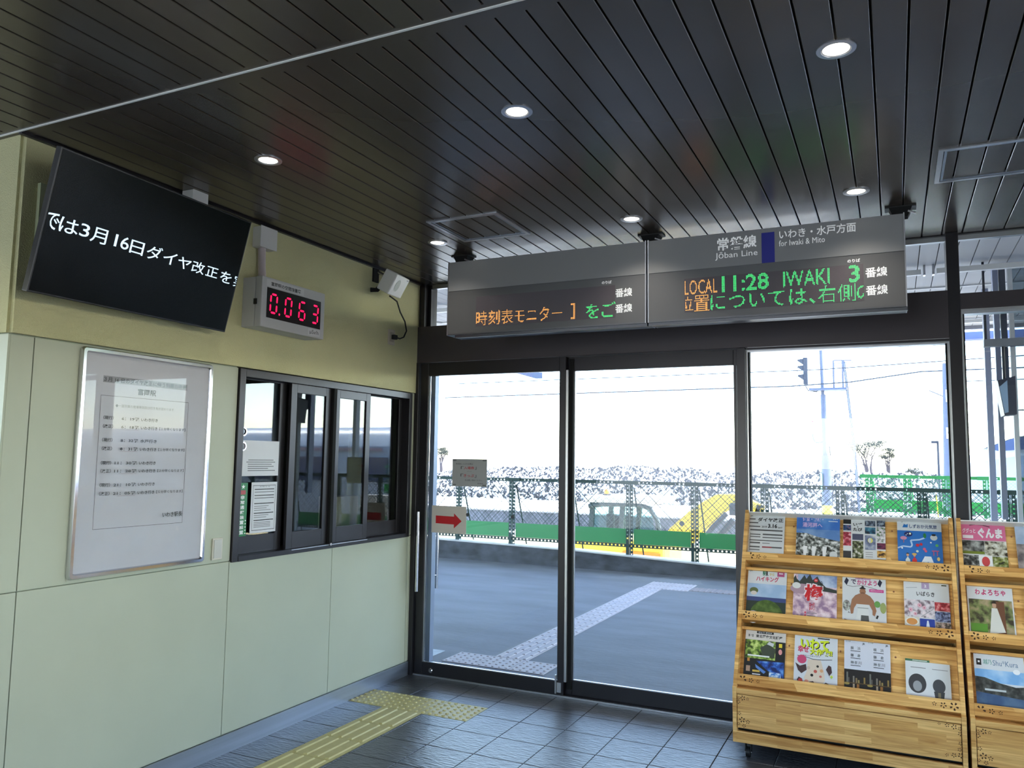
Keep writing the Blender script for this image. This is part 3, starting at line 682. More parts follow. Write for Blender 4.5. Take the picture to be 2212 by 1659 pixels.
for ch, y0 in (('0', 3.408), ('0', 3.530), ('6', 3.650), ('3', 3.768)):
    for s in DG[ch]:
        (a, b), (c, d) = SEG[s]; tf = lambda a, b: (y0 + a * .050 + b * .006, 2.425 + b * .106)
        if ch == '6' and s == 'a': a, c = .2, .95
        q0, q1 = tf(a, b), tf(c, d); dx, dy = q1[0] - q0[0], q1[1] - q0[1]; l = math.hypot(dx, dy); dx /= l; dy /= l; h = .0055
        nx, ny = -dy * h, dx * h; p.poly(RD, [q0, (q0[0] + dx * h - nx, q0[1] + dy * h - ny), (q1[0] - dx * h - nx, q1[1] - dy * h - ny), q1, (q1[0] - dx * h + nx, q1[1] - dy * h + ny), (q0[0] + dx * h + nx, q0[1] + dy * h + ny)])
p.ell(RD, 3.485, 2.424, .006, .006, 8); p.build('digits', rm)
# motion sensor speaker by the corner
sp = empty('wall_speaker', (.05, 4.75, 2.8), 'small white box speaker bracketed high on the green wall by the corner', 'speaker')
su = Vector((-.16, .985, .03)).normalized(); sh = Vector((-.45, -.05, -.80)); sh = (sh - su * sh.dot(su)).normalized(); sn = sh.cross(su).normalized()
if sn.x < 0: sn = -sn
ST = Vector((.245, 4.545, 2.885)); SW, SH, SD = .215, .155, .10
MB().obox(ST, su, sh, -sn, SW, SH, SD).build('case', mat('speaker_white', (216, 214, 212), .45), sp, bevel=.008)
c_ = ST + su * .075 + sh * .075 + sn * .0015
MB().add([c_ + su * .032 * math.cos(k * math.pi / 12) + sh * .045 * math.sin(k * math.pi / 12) for k in range(24)], [tuple(range(24))]).build('grille', mat('speaker_grille', (178, 182, 176), .6), sp)
MB().obox(ST + su * .17 + sh * .012 + sn * .001, su, sh, sn, .025, .005, .001).build('badge', M_dgrey, sp)
MB().tube([ST + su * .09 + sh * .05 - sn * .09, Vector((.10, 4.62, 2.90)), Vector((.04, 4.60, 2.93))], .012).build('arm', M_chrome, sp, smooth=True)
MB().obox(Vector((.012, 4.57, 2.86)), (0, 1, 0), (0, 0, 1), (1, 0, 0), .06, .1, .015).build('wall_plate', M_black, sp)
MB().tube([ST + su * .03 + sh * .02 - sn * .06, Vector((.07, 4.55, 2.79)), Vector((.03, 4.53, 2.79))], .018).build('cable_gland', M_black, sp)
e = empty('wall_outlet', (.012, 4.82, 2.49), 'beige power outlet high on the wall below the white speaker', 'outlet')
Bx(.012, .022, 4.782, 4.86, 2.438, 2.552).build('plate', mat('outlet_beige', (196, 186, 172), .5), e, bevel=.002)
Bx(.022, .026, 4.80, 4.842, 2.46, 2.53).build('socket', mat('outlet_inner', (170, 160, 148), .5), e)
MB().tube([ST + su * .10 + sh * .165 - sn * .03, (.14, 4.70, 2.73), (.11, 4.79, 2.67), (.08, 4.90, 2.62), (.06, 4.955, 2.56), (.05, 4.935, 2.51), (.045, 4.89, 2.492), (.045, 4.84, 2.495)], .0055).build('power_cord', M_rub, None, (.1, 4.85, 2.5), smooth=True, label='black power cord looping from the white speaker to the wall outlet', cat='cord')
Bx(.026, .055, 4.808, 4.85, 2.478, 2.512).build('plug', M_rub, bpy.data.objects['power_cord'], bevel=.004)

# ================================================================== NOTICE FRAME AND SWITCH
nf = empty('poster_frame', (0, 2.38, 1.045), 'large silver snap frame with a white timetable change notice on the green wall', 'frame')
FY0, FY1, FZ0, FZ1 = 2.376, 3.150, 1.047, 2.100
def frame_ring(mb, y0, y1, z0, z1, w, x0, x1, r=.02):
    def ring(a, b, c, d, rr): 
        P = []
        for cy, cz, s in ((b - rr, d - rr, 0), (a + rr, d - rr, 90), (a + rr, c + rr, 180), (b - rr, c + rr, 270)):
            for k in range(5): t = math.radians(s + k * 22.5); P.append((cy + rr * math.cos(t), cz + rr * math.sin(t)))
        return P
    prof = [(0, x0, r), (0, x0 + .008, r), (.006, x1, r * .8), (w - .006, x1, r * .5), (w, x0 + .010, r * .4), (w, x0, r * .4)]
    rings = []
    for ins, x, rr in prof:
        rings.append([(x, a, b) for a, b in ring(y0 + ins, y1 - ins, z0 + ins, z1 - ins, max(rr, .002))])
    n = 20; vs = [v for R_ in rings for v in R_]
    mb.add(vs, [(i * n + k, i * n + (k + 1) % n, (i + 1) * n + (k + 1) % n, (i + 1) * n + k) for i in range(len(prof) - 1) for k in range(n)])
    return mb
frame_ring(MB(), FY0, FY1, FZ0, FZ1, .026, .001, .022).build('snap_frame', M_chrome, nf, smooth=True)
Bx(.001, .009, FY0 + .015, FY1 - .015, FZ0 + .015, FZ1 - .015).build('poster_sheet', M_paper, nf)
Bx(.0115, .013, FY0 + .024, FY1 - .024, FZ0 + .024, FZ1 - .024).build('cover_sheet', glass('poster_cover', (.97, .97, .98), 1.5, .22), nf)
p = Page((.009, 0, 0), (0, 1, 0), (0, 0, 1)); B_ = (34, 34, 36)
p.rect((150, 150, 154), 2.496, 1.945, 2.985, 1.976); p.text(B_, '３月 16 日のダイヤ改正に伴う列車の変更', 2.499, 1.949, 2.982, 1.972, .02, 2)
p.text(B_, '富岡駅', 2.688, 1.898, 2.794, 1.930, .022)
for a in (((2.489, 1.883), (2.998, 1.883)), ((2.489, 1.264), (2.998, 1.264)), ((2.489, 1.264), (2.489, 1.883)), ((2.998, 1.264), (2.998, 1.883))): p.line(B_, a, .0016)
p.text((96, 96, 100), '◆一部列車の発車時刻及び行き先が変わります。', 2.568, 1.831, 2.914, 1.847)
rows = ((1.771, '（現行）', '6：19発', 'いわき行き', None), (1.731, '（改正）', '6：18発', 'いわき行き', '【１分早くなります】'), (1.667, '（現行）', '8：32発', '水戸行き', None), (1.627, '（改正）', '8：31発', 'いわき行き', '【１分早くなります】'),
        (1.560, '（現行）', '11：30発', 'いわき行き', None), (1.522, '（改正）', '11：28発', 'いわき行き', '【２分早くなります】'), (1.457, '（現行）', '21：10発', 'いわき行き', None), (1.417, '（改正）', '21：05発', 'いわき行き', '【５分早くなります】'))
for z, a, b, c, d in rows:
    p.text(B_, a, 2.508, z, 2.562, z + .018, .018); p.text(B_, b, 2.606 if len(b) < 6 else 2.580, z, 2.705, z + .017, .018); p.text(B_, c, 2.715, z, 2.812, z + .017, .02)
    if d: p.text((64, 64, 68), d, 2.824, z + .001, 2.986, z + .016, .012)
    if d: p.line((150, 120, 124), [(2.604, z - .004), (2.702, z - .004)], .001)
p.text(B_, 'いわき駅長', 2.868, 1.298, 2.990, 1.322, .016); p.build('print', nf)
e = empty('wall_switch', (0, 3.25, 1.1), 'small blank beige switch plate between the poster frame and the counter window', 'switch')
Bx(0, .008, 3.213, 3.285, 1.048, 1.165).build('plate', mat('switch_beige', (206, 200, 186), .4), e, bevel=.003)
Bx(.008, .011, 3.222, 3.276, 1.057, 1.156).build('rocker', mat('switch_rocker', (190, 188, 182), .4), e, bevel=.001)
# ================================================================== BROCHURE RACKS
PH = math.radians(27.3); SP, CP = math.sin(PH), math.cos(PH); RY, RZ = 4.62, .39
def RP(x, t, d): return Vector((x, RY + t * SP + d * CP, RZ + t * CP - d * SP))
U = Vector((1, 0, 0)); E_ = Vector((0, SP, CP)); NB = Vector((0, CP, -SP))     # along, up the slope, into the rack
M_burn = mat('flower_cutout', (58, 34, 14), .9)
def flower(q, x, y, r, a0=90, miss=()):
    par, O, u, v = q; p = Page(O, u, v)
    for k in range(5):
        if k in miss: continue
        a = math.radians(a0 + 72 * k); ca, sa = math.cos(a), math.sin(a)
        pts = [(.28, 0), (.62, .20), (.95, .17), (.88, 0), (.95, -.17), (.62, -.20)]
        p.poly(M_burn, [(x + r * (u_ * ca - v_ * sa), y + r * (u_ * sa + v_ * ca)) for u_, v_ in pts])
    p.build('carved_flower', par)
def rack(X0, X1, label, flowers_left, first):
    r = empty('brochure_rack', (X0, RY, 0), label, 'rack', 'wooden brochure racks')
    T = .022; zb = .092
    for xa in (X0, X1 - T):
        out = [(xa, 4.60, zb), (xa, 4.60, .385)] + [tuple(RP(xa, t, 0)) for t in (.0, .50, 1.05)] + [tuple(RP(xa, 1.05, .11)), (xa, 5.165, 1.20), (xa, 5.165, zb)]
        MB().prism(out, (T, 0, 0)).build('side_panel', M_wood, r, bevel=.002)
    a, b = X0 + T, X1 - T
    # base: plinth board, drop-front panel, ledge
    Bx(a, b, 4.602, 4.625, zb, .150).build('plinth_board', M_wood, r, bevel=.0015)
    Bx(a, b, 4.625, 5.15, zb, .11).build('bottom_board', M_wood, r)
    Bx(a + .003, b - .003, 4.606, 4.624, .168, .345).build('drop_front', M_wood, r, bevel=.0015)
    Bx(a, b, 4.64, 4.66, .15, .36).build('inner_board', M_black, r)
    Bx(a, b, 4.603, 4.70, .349, .378).build('ledge', M_wood, r, bevel=.0015)
    Bx(a, b, 5.14, 5.155, .11, 1.20).build('back_board', M_wood, r)
    MB().obox(RP(a, 1.035, .005), U, NB, E_, b - a, .11, .007).build('top_board', mat('white_edge_board', (226, 226, 226), .4), r)
    for t in (.75, .393, .03):
        MB().obox(RP(a, t - .024, 0), U, E_, NB, b - a, .052 if t > .1 else .058, .014).build('lip', M_wood, r, bevel=.0012)
        MB().obox(RP(a, t - .022, .014), U, E_, NB, b - a, .014, .055).build('shelf', M_wood, r)
        MB().obox(RP(a, t - .07, .035), U, E_, NB, b - a, .016, .02).build('rail', M_wood, r)
    for t0, t1 in ((.01, .33), (.372, .69), (.73, 1.036)):
        MB().obox(RP(a, t0, .062), U, E_, NB, b - a, t1 - t0, .012).build('back_panel', M_wood, r)
    for x in (X0 + .07, X1 - .07):
        for y in (4.68, 5.09):
            c = MB(); c.box(x - .02, x + .02, y - .02, y + .02, .078, zb); c.box(x - .017, x - .012, y - .02, y + .02, .03, .08); c.box(x + .012, x + .017, y - .02, y + .02, .03, .08)
            c = c.build('caster', M_rub, r)
            MB().cyl((x - .011, y - .005, .027), (x + .011, y - .005, .027), .027, n=20).build('wheel', M_rub, c, smooth=True)
            MB().cyl((x - .019, y - .005, .027), (x + .019, y - .005, .027), .006).build('axle', M_chrome, c)
    # cut-out flowers at the lip ends
    p = (r, RP(0, 0, 0), U, E_)
    for t, k in ((.752, 0), (.395, 1), (.034, 2)):
        if flowers_left:
            s = X0 + .05
            (flower(p, s, t + .002, .022, 90 + 20 * k, () if k == 1 else (1, 2)), flower(p, s + .045, t, .014, 70), flower(p, s + .082, t - .002, .010, 100))
        s = X1 - .05
        if first: (flower(p, s, t, .022, 100 + 15 * k), flower(p, s - .047, t, .016, 60), flower(p, s - .087, t + .002, .011, 90))
    p = (r, (0, 4.606, 0), (1, 0, 0), (0, 0, 1))
    for x, z, q in ((.03, .325, .008), (.055, .328, .012), (.08, .326, .007), (.03, .305, .010), (.035, .245, .009), (.05, .212, .014), (.08, .205, .010), (.03, .19, .008), (.06, .182, .009)): flower(p, X0 + x, z, q * 1.2, 40 * x * 50)
    for x, z, q in ((.03, .325, .008), (.055, .330, .011), (.085, .334, .009), (.12, .336, .006), (.03, .30, .009), (.03, .255, .008), (.035, .225, .008), (.03, .198, .012), (.06, .195, .010), (.09, .192, .007)): flower(p, X1 - x, z, q * 1.2, 50 * x * 40)
    return r
R1 = rack(2.488, 3.612, 'wheeled pine brochure rack fully in view, standing against the glass wall', True, True)
R2 = rack(3.628, 4.752, 'second wheeled pine brochure rack, cut off by the right edge of the picture', True, False)
def pin(r, x, t):
    k = MB(); k.revolve(RP(x, t, .06), [(.0001, -.016), (.005, -.013), (.004, -.006), (.003, .004)], 10, 'y'); k.build('peg', mat('wooden_peg', (150, 96, 66), .5), r)
for x in (2.77, 3.035, 3.305):
    for t in (.98, .622, .264): pin(R1, x, t)
for x in (3.89, 4.16, 4.43):
    for t in (.98, .622, .264): pin(R2, x, t)

def brochure(x0, x1, t1, label, draw, base=M_paper, tb=None, d=.050, thick=.004, tilt=0.0, group='brochures on the pine racks', name='brochure'):
    t0 = {1: .752, 2: .395, 3: .034}[1 if t1 > .8 else 2 if t1 > .45 else 3] - .007 + .0 if tb is None else tb
    u = (U + E_ * tilt).normalized(); v = E_ - u * E_.dot(u); v.normalize()
    O = RP(x0, t0, d); w_, h_ = x1 - x0, t1 - t0
    o = MB().obox(O, u, v, NB, w_, h_, thick).build(name, base, None, O, label=label, cat='brochure', group=group)
    p = Page(O, u, v, w_, h_); draw(p); p.build('printed_cover', o); return o
W_ = (232, 232, 236); BK = (26, 26, 28); RDK = (196, 40, 58); NV = (30, 44, 92)
def YL(y): return (y - .0) # page fraction helper: 0 bottom of the sheet, 1 top
def c_daiya(p):
    p.rect((206, 207, 212), 0, 0, 1, 1); p.text(BK, 'JR', .06, .935, .13, .965, .03); p.text(BK, 'ダイヤ改正', .26, .83, .96, .92, .035, 3)
    for y, b in ((.87, .2), (.79, .28), (.71, .34)): p.rect((70, 70, 74), .03, y, b, y + .022)
    p.text(BK, '2019', .38, .70, .52, .74, .02); p.text(BK, '3.16', .55, .70, .80, .79, .04); p.text(BK, 'SAT', .82, .70, .94, .73, .03)
    for y, h, a, b in ((.63, .03, .07, .95), (.54, .02, .08, .36), (.54, .03, .42, .95), (.49, .018, .08, .36), (.48, .02, .42, .95), (.415, .02, .07, .95), (.355, .03, .08, .36), (.36, .012, .42, .62), (.27, .028, .08, .36)): p.rect((84, 84, 88), a, y, b, y + h)
    p.rect((150, 60, 70), .42, .272, .68, .30); p.rect((84, 84, 88), .68, .272, .95, .30); p.rect((84, 84, 88), .08, .2, .09, .58); p.rect(G, .08, .21, .36, .235)
def c_izuh(p):
    p.rect(('photo', (60, 110, 190), (90, 140, 205), (150, 180, 220), 6), 0, .58, 1, 1); p.rect(('photo', (20, 22, 22), (120, 124, 122), (226, 226, 228), 55), 0, 0, 1, .62)
    p.up().poly(('photo', (90, 130, 190), (130, 160, 205), (150, 180, 220), 6), [(0, .66), (.15, .64), (.5, .55), (1, .48), (1, .7), (0, .7)])
    p.text((214, 190, 226), '伊豆・箱根・', .14, .86, .62, .96, .03); p.text((205, 175, 220), '湯河原へ', .14, .74, .60, .84, .03)
    p.text(W_, 'びゅう', .84, .91, .95, .965, .03); p.rect(W_, .74, .87, .95, .885)
    p.ell((206, 208, 212), .86, .20, .09, .075); p.rect(W_, .30, .02, .44, .10); p.rect((190, 90, 70), .45, .02, .6, .08); p.rect((24, 30, 48), .62, .02, .76, .1)
    for x in (.18, .38, .62): p.up().poly(W_, [(x, .1), (x + .05, .1), (x + .09, .35), (x - .01, .36)])
def c_izut(p):
    p.rect((214, 214, 218), 0, 0, 1, 1); A = ('photo', (20, 22, 26), (70, 80, 100), (150, 160, 175), 70)
    cells = ((0, .83, .19, .93, BK), (0, .70, .19, .81, ('photo', (20, 20, 30), (50, 90, 140), (160, 90, 70), 90)), (0, .40, .19, .67, ('photo', (120, 30, 50), (190, 60, 80), (230, 190, 200), 50)), (0, .02, .19, .30, (50, 50, 54)),
             (.22, .52, .48, .64, (74, 78, 104)), (.22, .16, .48, .50, ('photo', (24, 28, 24), (90, 100, 60), (210, 205, 200), 60)),
             (.52, .80, .77, .91, A), (.52, .65, .77, .78, ('photo', (10, 20, 34), (40, 90, 120), (90, 150, 170), 40)), (.52, .34, .77, .62, ('photo', (60, 64, 96), (130, 140, 170), (200, 200, 205), 20)), (.52, .03, .77, .14, A),
             (.80, .80, 1, .93, A), (.80, .50, 1, .79, ('photo', (70, 110, 60), (200, 190, 200), (236, 236, 236), 70)), (.80, .36, 1, .48, ('photo', (40, 14, 40), (120, 40, 80), (30, 20, 40), 60)), (.80, .20, 1, .33, ('photo', (60, 34, 20), (210, 160, 80), (240, 210, 150), 40)), (.80, .03, 1, .17, (30, 24, 34)))
    for a, b, c, d, k in cells: p.rect(k, a, b, c, d)
    p.text(BK, 'いず', .24, .79, .46, .86, .03); p.text(BK, 'たび', .24, .69, .46, .76, .03); p.ell(BK, .35, .775, .02, .012, 4)
    p.ell((224, 216, 120), .645, .52, .06, .05); p.ell((210, 210, 214), .63, .52, .03, .05)
    for y in (.28, .24, .20): p.rect(G, .53, y, .70, y + .01)
def c_shiz(p):
    bl = (36, 110, 190); p.rect((206, 208, 212), 0, 0, 1, 1); p.rect(bl, 0, 0, 1, .77)
    p.text((34, 60, 110), 'しずおか元気旅', .28, .82, .90, .90, .02, 3); p.up().poly((40, 110, 180), [(.12, .83), (.24, .83), (.25, .90), (.20, .885), (.16, .90)]); p.line(BK, [(.10, .93), (.16, .95), (.19, .94)], .002)
    p.rect((205, 90, 90), .86, .955, 1, 1)
    p.line((180, 206, 236), [(.0, .42), (.12, .46), (.30, .45), (.33, .49), (.30, .58), (.5, .60), (.62, .64)], .0085)
    p.ell((24, 34, 96), .25, .70, .095, .05); p.ell((236, 236, 200), .29, .71, .025, .02); p.ell(W_, .2, .68, .012, .01); p.ell(W_, .23, .705, .012, .01)
    p.ell((206, 140, 170), .14, .62, .075, .035); p.rect((170, 110, 120), .13, .53, .15, .6)
    p.ell((30, 120, 60), .62, .68, .035, .05); p.ell((200, 204, 206), .82, .65, .08, .055); p.ell(BK, .82, .70, .05, .02)
    for x, y, r, c in ((.45, .49, .04, RDK), (.53, .51, .035, RDK), (.60, .42, .035, (214, 90, 120)), (.63, .38, .03, (214, 90, 120)), (.88, .50, .035, (90, 170, 90)), (.44, .37, .03, (210, 220, 206)), (.75, .55, .02, W_), (.1, .42, .02, W_)): p.ell(c, x, y, r, r * .75)
    p.rect((190, 90, 130), .76, .38, .92, .40); p.rect((190, 90, 130), .79, .30, .81, .38); p.rect((190, 90, 130), .87, .30, .89, .38); p.ell((224, 190, 110), .90, .24, .035, .04, 6)
    p.up().poly((80, 130, 200), [(.47, .0), (.60, .28), (.74, .28), (.90, .0)]); p.up().poly((220, 226, 236), [(.52, .16), (.60, .28), (.74, .28), (.80, .14), (.76, .17), (.71, .13), (.67, .18), (.62, .13), (.58, .17)])
    p.ell((110, 190, 70), .07, .05, .09, .06); p.up().poly((220, 226, 224), [(.16, .0), (.17, .2), (.22, .26), (.27, .2), (.28, 0)]); p.ell((206, 160, 130), .22, .29, .03, .03); p.ell(BK, .22, .31, .032, .02, 10, 0, 180)
    p.up().poly((200, 44, 50), [(.31, .0), (.32, .2), (.37, .26), (.42, .2), (.43, 0)]); p.ell((206, 160, 130), .37, .29, .03, .03); p.ell((210, 170, 90), .37, .31, .055, .02)
    p.up().poly((24, 40, 70), [(.84, .0), (.9, .08), (1, .1), (1, 0)])
def c_hike(p):
    p.rect((206, 208, 214), 0, 0, 1, 1); p.rect(('photo', (150, 176, 210), (170, 190, 218), (190, 204, 226), 8), 0, .42, 1, .70); p.rect((58, 70, 120), 0, .32, 1, .44); p.rect((40, 54, 48), 0, 0, 1, .36)
    p.ell(('photo', (60, 84, 34), (76, 100, 44), (96, 118, 60), 30), .52, .02, .44, .37, 20, 0, 180)
    p.text(BK, 'JR', .05, .93, .12, .965, .03); p.text((30, 110, 80), '駅', .38, .86, .47, .955, .03); p.text((30, 30, 34), 'R', .47, .86, .53, .95, .04); p.text((200, 180, 60), 'から', .56, .87, .68, .92, .02)
    p.text((196, 40, 84), 'ハイキング', .22, .745, .80, .85, .025); p.rect((170, 74, 120), .76, .86, .94, .98); p.rect(W_, .8, .91, .9, .93)
    p.ell((90, 100, 60), .18, .56, .11, .06); p.ell((206, 196, 190), .18, .51, .08, .04); p.ell((214, 214, 224), .20, .05, .16, .12); p.rect((180, 200, 180), .66, .02, .93, .12)
def c_ume(p):
    p.rect(('photo', (150, 120, 150), (205, 176, 190), (232, 214, 222), 28), 0, 0, 1, 1); p.rect(('photo', (110, 130, 180), (170, 184, 210), (200, 206, 222), 12), .1, .72, 1, 1)
    p.up().poly((50, 58, 56), [(0, .72), (0, .86), (.04, .92), (.07, .85), (.14, .80), (.25, .93), (.30, .86), (.38, .96), (.44, .84), (.55, .92), (.62, .82), (.75, .72), (1, .68), (1, .62), (.4, .66)])
    p.ell((170, 140, 156), .2, .66, .28, .10); p.ell((214, 214, 214), .07, .72, .10, .06)
    p.ell((206, 60, 66), .52, .84, .045, .035); p.text(W_, '一', .495, .835, .545, .845, .03)
    p.text((236, 220, 226), '梅', .24, .42, .70, .78, .11); p.text((200, 34, 44), '梅', .26, .44, .68, .76, .04, 3); p.text(BK, '水戸の', .62, .66, .68, .84, .02)
    p.text((180, 40, 60), 'まつり', .38, .26, .50, .42, .03); p.rect((206, 80, 100), .27, .20, .31, .235); p.rect((206, 80, 100), .27, .15, .31, .185); p.rect(G, .33, .21, .55, .22); p.rect(G, .33, .16, .52, .17)
    for i in range(10): p.ell((60, 24, 50), .16 + i * .062, .05, .026, .028, 8); p.ell((150, 60, 90), .16 + i * .062, .095, .014, .012, 6)
def c_sumo(p):
    p.rect((208, 209, 214), 0, 0, 1, 1); p.rect((190, 150, 190), .30, .925, .66, .975); p.text(BK, '日帰り', .36, .935, .55, .965, .01)
    p.text((60, 40, 80), 'で', .20, .83, .32, .92, .03); p.text((196, 60, 120), 'かけよう', .34, .82, .80, .92, .03, 3)
    for x, s in ((.09, -1), (.86, 1)): p.up().poly((30, 36, 60), [(x - .05, .86), (x + .01, .80), (x + .06, .90), (x, .95)])
    p.line(BK, [(.10, .80), (.25, .78), (.45, .815), (.62, .79), (.80, .755)], .002)
    p.rect((200, 70, 140), .62, .70, .95, .755); p.text(W_, '★★キャンペーン', .65, .715, .92, .742, .01)
    sk = (156, 110, 84); p.ell(sk, .47, .70, .072, .058); p.ell(BK, .47, .745, .075, .035, 12, 0, 180); p.ell(BK, .47, .785, .03, .02); p.ell((120, 84, 66), .47, .665, .05, .02)
    p.up().poly(sk, [(.40, .66), (.54, .66), (.64, .62), (.72, .54), (.78, .36), (.74, .26), (.69, .28), (.69, .36), (.62, .46), (.60, .40), (.36, .40), (.33, .46), (.27, .38), (.25, .28), (.20, .27), (.18, .36), (.22, .54), (.30, .62)])
    p.up().poly((214, 214, 216), [(.32, .46), (.62, .46), (.60, .38), (.64, .10), (.30, .10), (.36, .38)]); p.rect((150, 152, 156), .35, .385, .60, .40); p.up().poly((80, 82, 84), [(.43, .26), (.60, .26), (.62, .10), (.50, .06), (.42, .12)])
    p.ell((100, 150, 80), .80, .48, .07, .06); p.ell((150, 160, 100), .93, .42, .07, .10); p.ell(('photo', (90, 100, 96), (140, 130, 130), (190, 200, 190), 90), .10, .42, .09, .10)
    p.up().poly((70, 74, 84), [(.04, .09), (.26, .06), (.28, .12), (.05, .17)]); p.up().poly((234, 234, 238), [(.66, .16), (.78, .17), (.93, .09), (.92, .05), (.66, .08)]); p.up().poly((30, 40, 70), [(.80, .155), (.88, .15), (.91, .10), (.83, .10)])
    for x in (.35, .56): p.ell((190, 176, 222), x, .09, .06, .045)
    p.rect(BK, .34, .015, .46, .025); p.text(BK, 'A~', .13, .28, .2, .31, .02); p.up().poly(BK, [(.76, .22), (.80, .21), (.83, .27), (.79, .28)])
def c_iba(p):
    p.rect((210, 211, 216), 0, 0, 1, 1); p.rect((170, 150, 186), .40, .85, .57, 1); p.text(W_, '2', .46, .88, .51, .93, .03); p.text(BK, 'いばらき', .28, .715, .68, .80, .02, 3); p.rect((70, 74, 50), .84, .925, .95, .945)
    p.line(NV, [(.05, .85), (.3, .87)], .0015); p.rect(('photo', (120, 100, 110), (205, 196, 204), (230, 214, 220), 45), 0, .32, .66, .64)
    for x, y, r in ((.14, .45, .05), (.34, .54, .05), (.24, .38, .04), (.44, .50, .045)): p.ell((220, 168, 184), x, y, r, r * .8, 10); p.ell((150, 60, 80), x, y, .012, .01, 6)
    p.line(G, [(.36, .33), (.66, .50)], .002)
    p.rect(('photo', (130, 30, 40), (190, 60, 70), (224, 150, 150), 60), .67, .46, 1, .62); p.rect(('photo', (40, 44, 66), (90, 100, 140), (160, 170, 205), 80), .67, .27, 1, .45); p.rect(('photo', (50, 50, 46), (150, 130, 120), (220, 190, 180), 60), .67, 0, 1, .26)
    p.rect(('photo', (20, 20, 22), (110, 104, 104), (226, 226, 226), 60), 0, 0, .32, .17); p.rect((206, 200, 190), 0, .15, .32, .32); p.ell((224, 220, 212), .16, .235, .15, .08); p.ell((206, 140, 80), .16, .235, .12, .06)
    p.rect((40, 64, 150), .335, 0, .655, .30); p.up().poly((210, 216, 230), [(.45, .04), (.56, .03), (.54, .17), (.52, .27), (.49, .27), (.47, .18)])
def c_toh(p):
    p.rect((206, 198, 194), 0, 0, 1, 1); p.rect(BK, .28, .925, .70, .965); p.text(W_, 'びゅう 東日本', .32, .932, .66, .958, .0); p.text(BK, '第４回', .07, .85, .20, .90, .02); p.text(BK, '東北歴史文化講座', .26, .845, .92, .905, .03, 2)
    p.rect((24, 26, 28), 0, .10, 1, .80); p.rect(('photo', (34, 44, 24), (110, 140, 50), (200, 214, 130), 45), .02, .46, .76, .80)
    p.up().poly((60, 68, 56), [(.38, .66), (.56, .75), (.76, .66), (.74, .50), (.46, .50)]); p.up().poly((196, 200, 204), [(.54, .74), (.60, .79), (.72, .76), (.70, .70)])
    p.rect(W_, .08, .50, .62, .525); p.rect((224, 200, 60), .84, .70, .92, .77); p.ell((220, 150, 150), .88, .62, .045, .05)
    p.up().poly(('photo', (16, 34, 90), (40, 90, 180), (110, 160, 220), 30), [(.30, .42), (.98, .44), (.98, .16), (.60, .26)]); p.up().poly((90, 130, 200), [(.28, .36), (.55, .24), (.5, .20), (.3, .3)])
    p.rect((205, 170, 80), .22, .22, .40, .255); p.rect(W_, .22, .17, .42, .19); p.rect(('photo', (60, 120, 200), (200, 220, 240), (236, 240, 244), 50), .63, .13, .92, .24)
    p.rect((190, 130, 60), .08, .40, .14, .46); p.rect((170, 140, 120), .06, .22, .16, .32); p.ell((224, 220, 226), .20, .055, .11, .055); p.rect(BK, .52, .075, .96, .09); p.rect((60, 60, 60), .52, .01, .96, .03)
def c_iwa(p):
    p.rect((206, 208, 216), 0, 0, 1, 1); p.rect(BK, .54, .925, .82, .945)
    for dx, dy, c in ((.018, -.014, BK), (0, 0, (206, 222, 40))): p.text(c, 'いわて', .14 + dx, .74 + dy, .80 + dx, .92 + dy, .045, 3)
    p.text((196, 60, 96), '幸せ', .08, .66, .34, .78, .04)
    for dx, dy, c in ((.012, -.008, BK), (0, 0, (212, 222, 40))): p.text(c, '大作戦!!', .36 + dx, .635 + dy, .88 + dx, .75 + dy, .045, 3)
    p.line(BK, [(.07, .60), (.25, .59), (.45, .555), (.65, .56), (.88, .58)], .003); p.text(BK, '笑顔と元気のまち', .2, .60, .6, .62, .01)
    p.up().poly((214, 196, 180), [(.32, .55), (.62, .55), (.70, .35), (.72, .20), (.60, .08), (.30, .12), (.24, .22), (.30, .34)])
    for x, y, r, c in ((.18, .54, .11, (196, 70, 110)), (.55, .44, .03, BK), (.42, .28, .035, BK), (.64, .37, .04, (214, 160, 120)), (.5, .35, .04, (190, 90, 80)), (.34, .40, .04, (196, 176, 160)), (.62, .27, .03, (205, 120, 110)), (.30, .16, .05, (220, 150, 130))): p.ell(c, x, y, r, r * .7)
    D1 = (70, 50, 54)
    for P_ in ([(.03, .47), (.10, .34), (.18, .29), (.30, .36), (.28, .46), (.14, .42)], [(.74, .40), (.82, .30), (.88, .36), (.86, .46), (.8, .48)], [(.08, .18), (.14, .07), (.24, .06), (.20, .20), (.12, .23)], [(.36, .16), (.45, .18), (.62, .04), (.60, .02), (.36, .05)], [(.66, .12), (.70, .03), (.90, .02), (.92, .12), (.74, .18)]):
        p.up().poly(D1, P_)
    p.rect((230, 220, 140), .84, .28, .90, .31); p.ell((170, 200, 70), .87, .28, .03, .03, 4); p.ell((190, 60, 60), .16, .17, .05, .03)
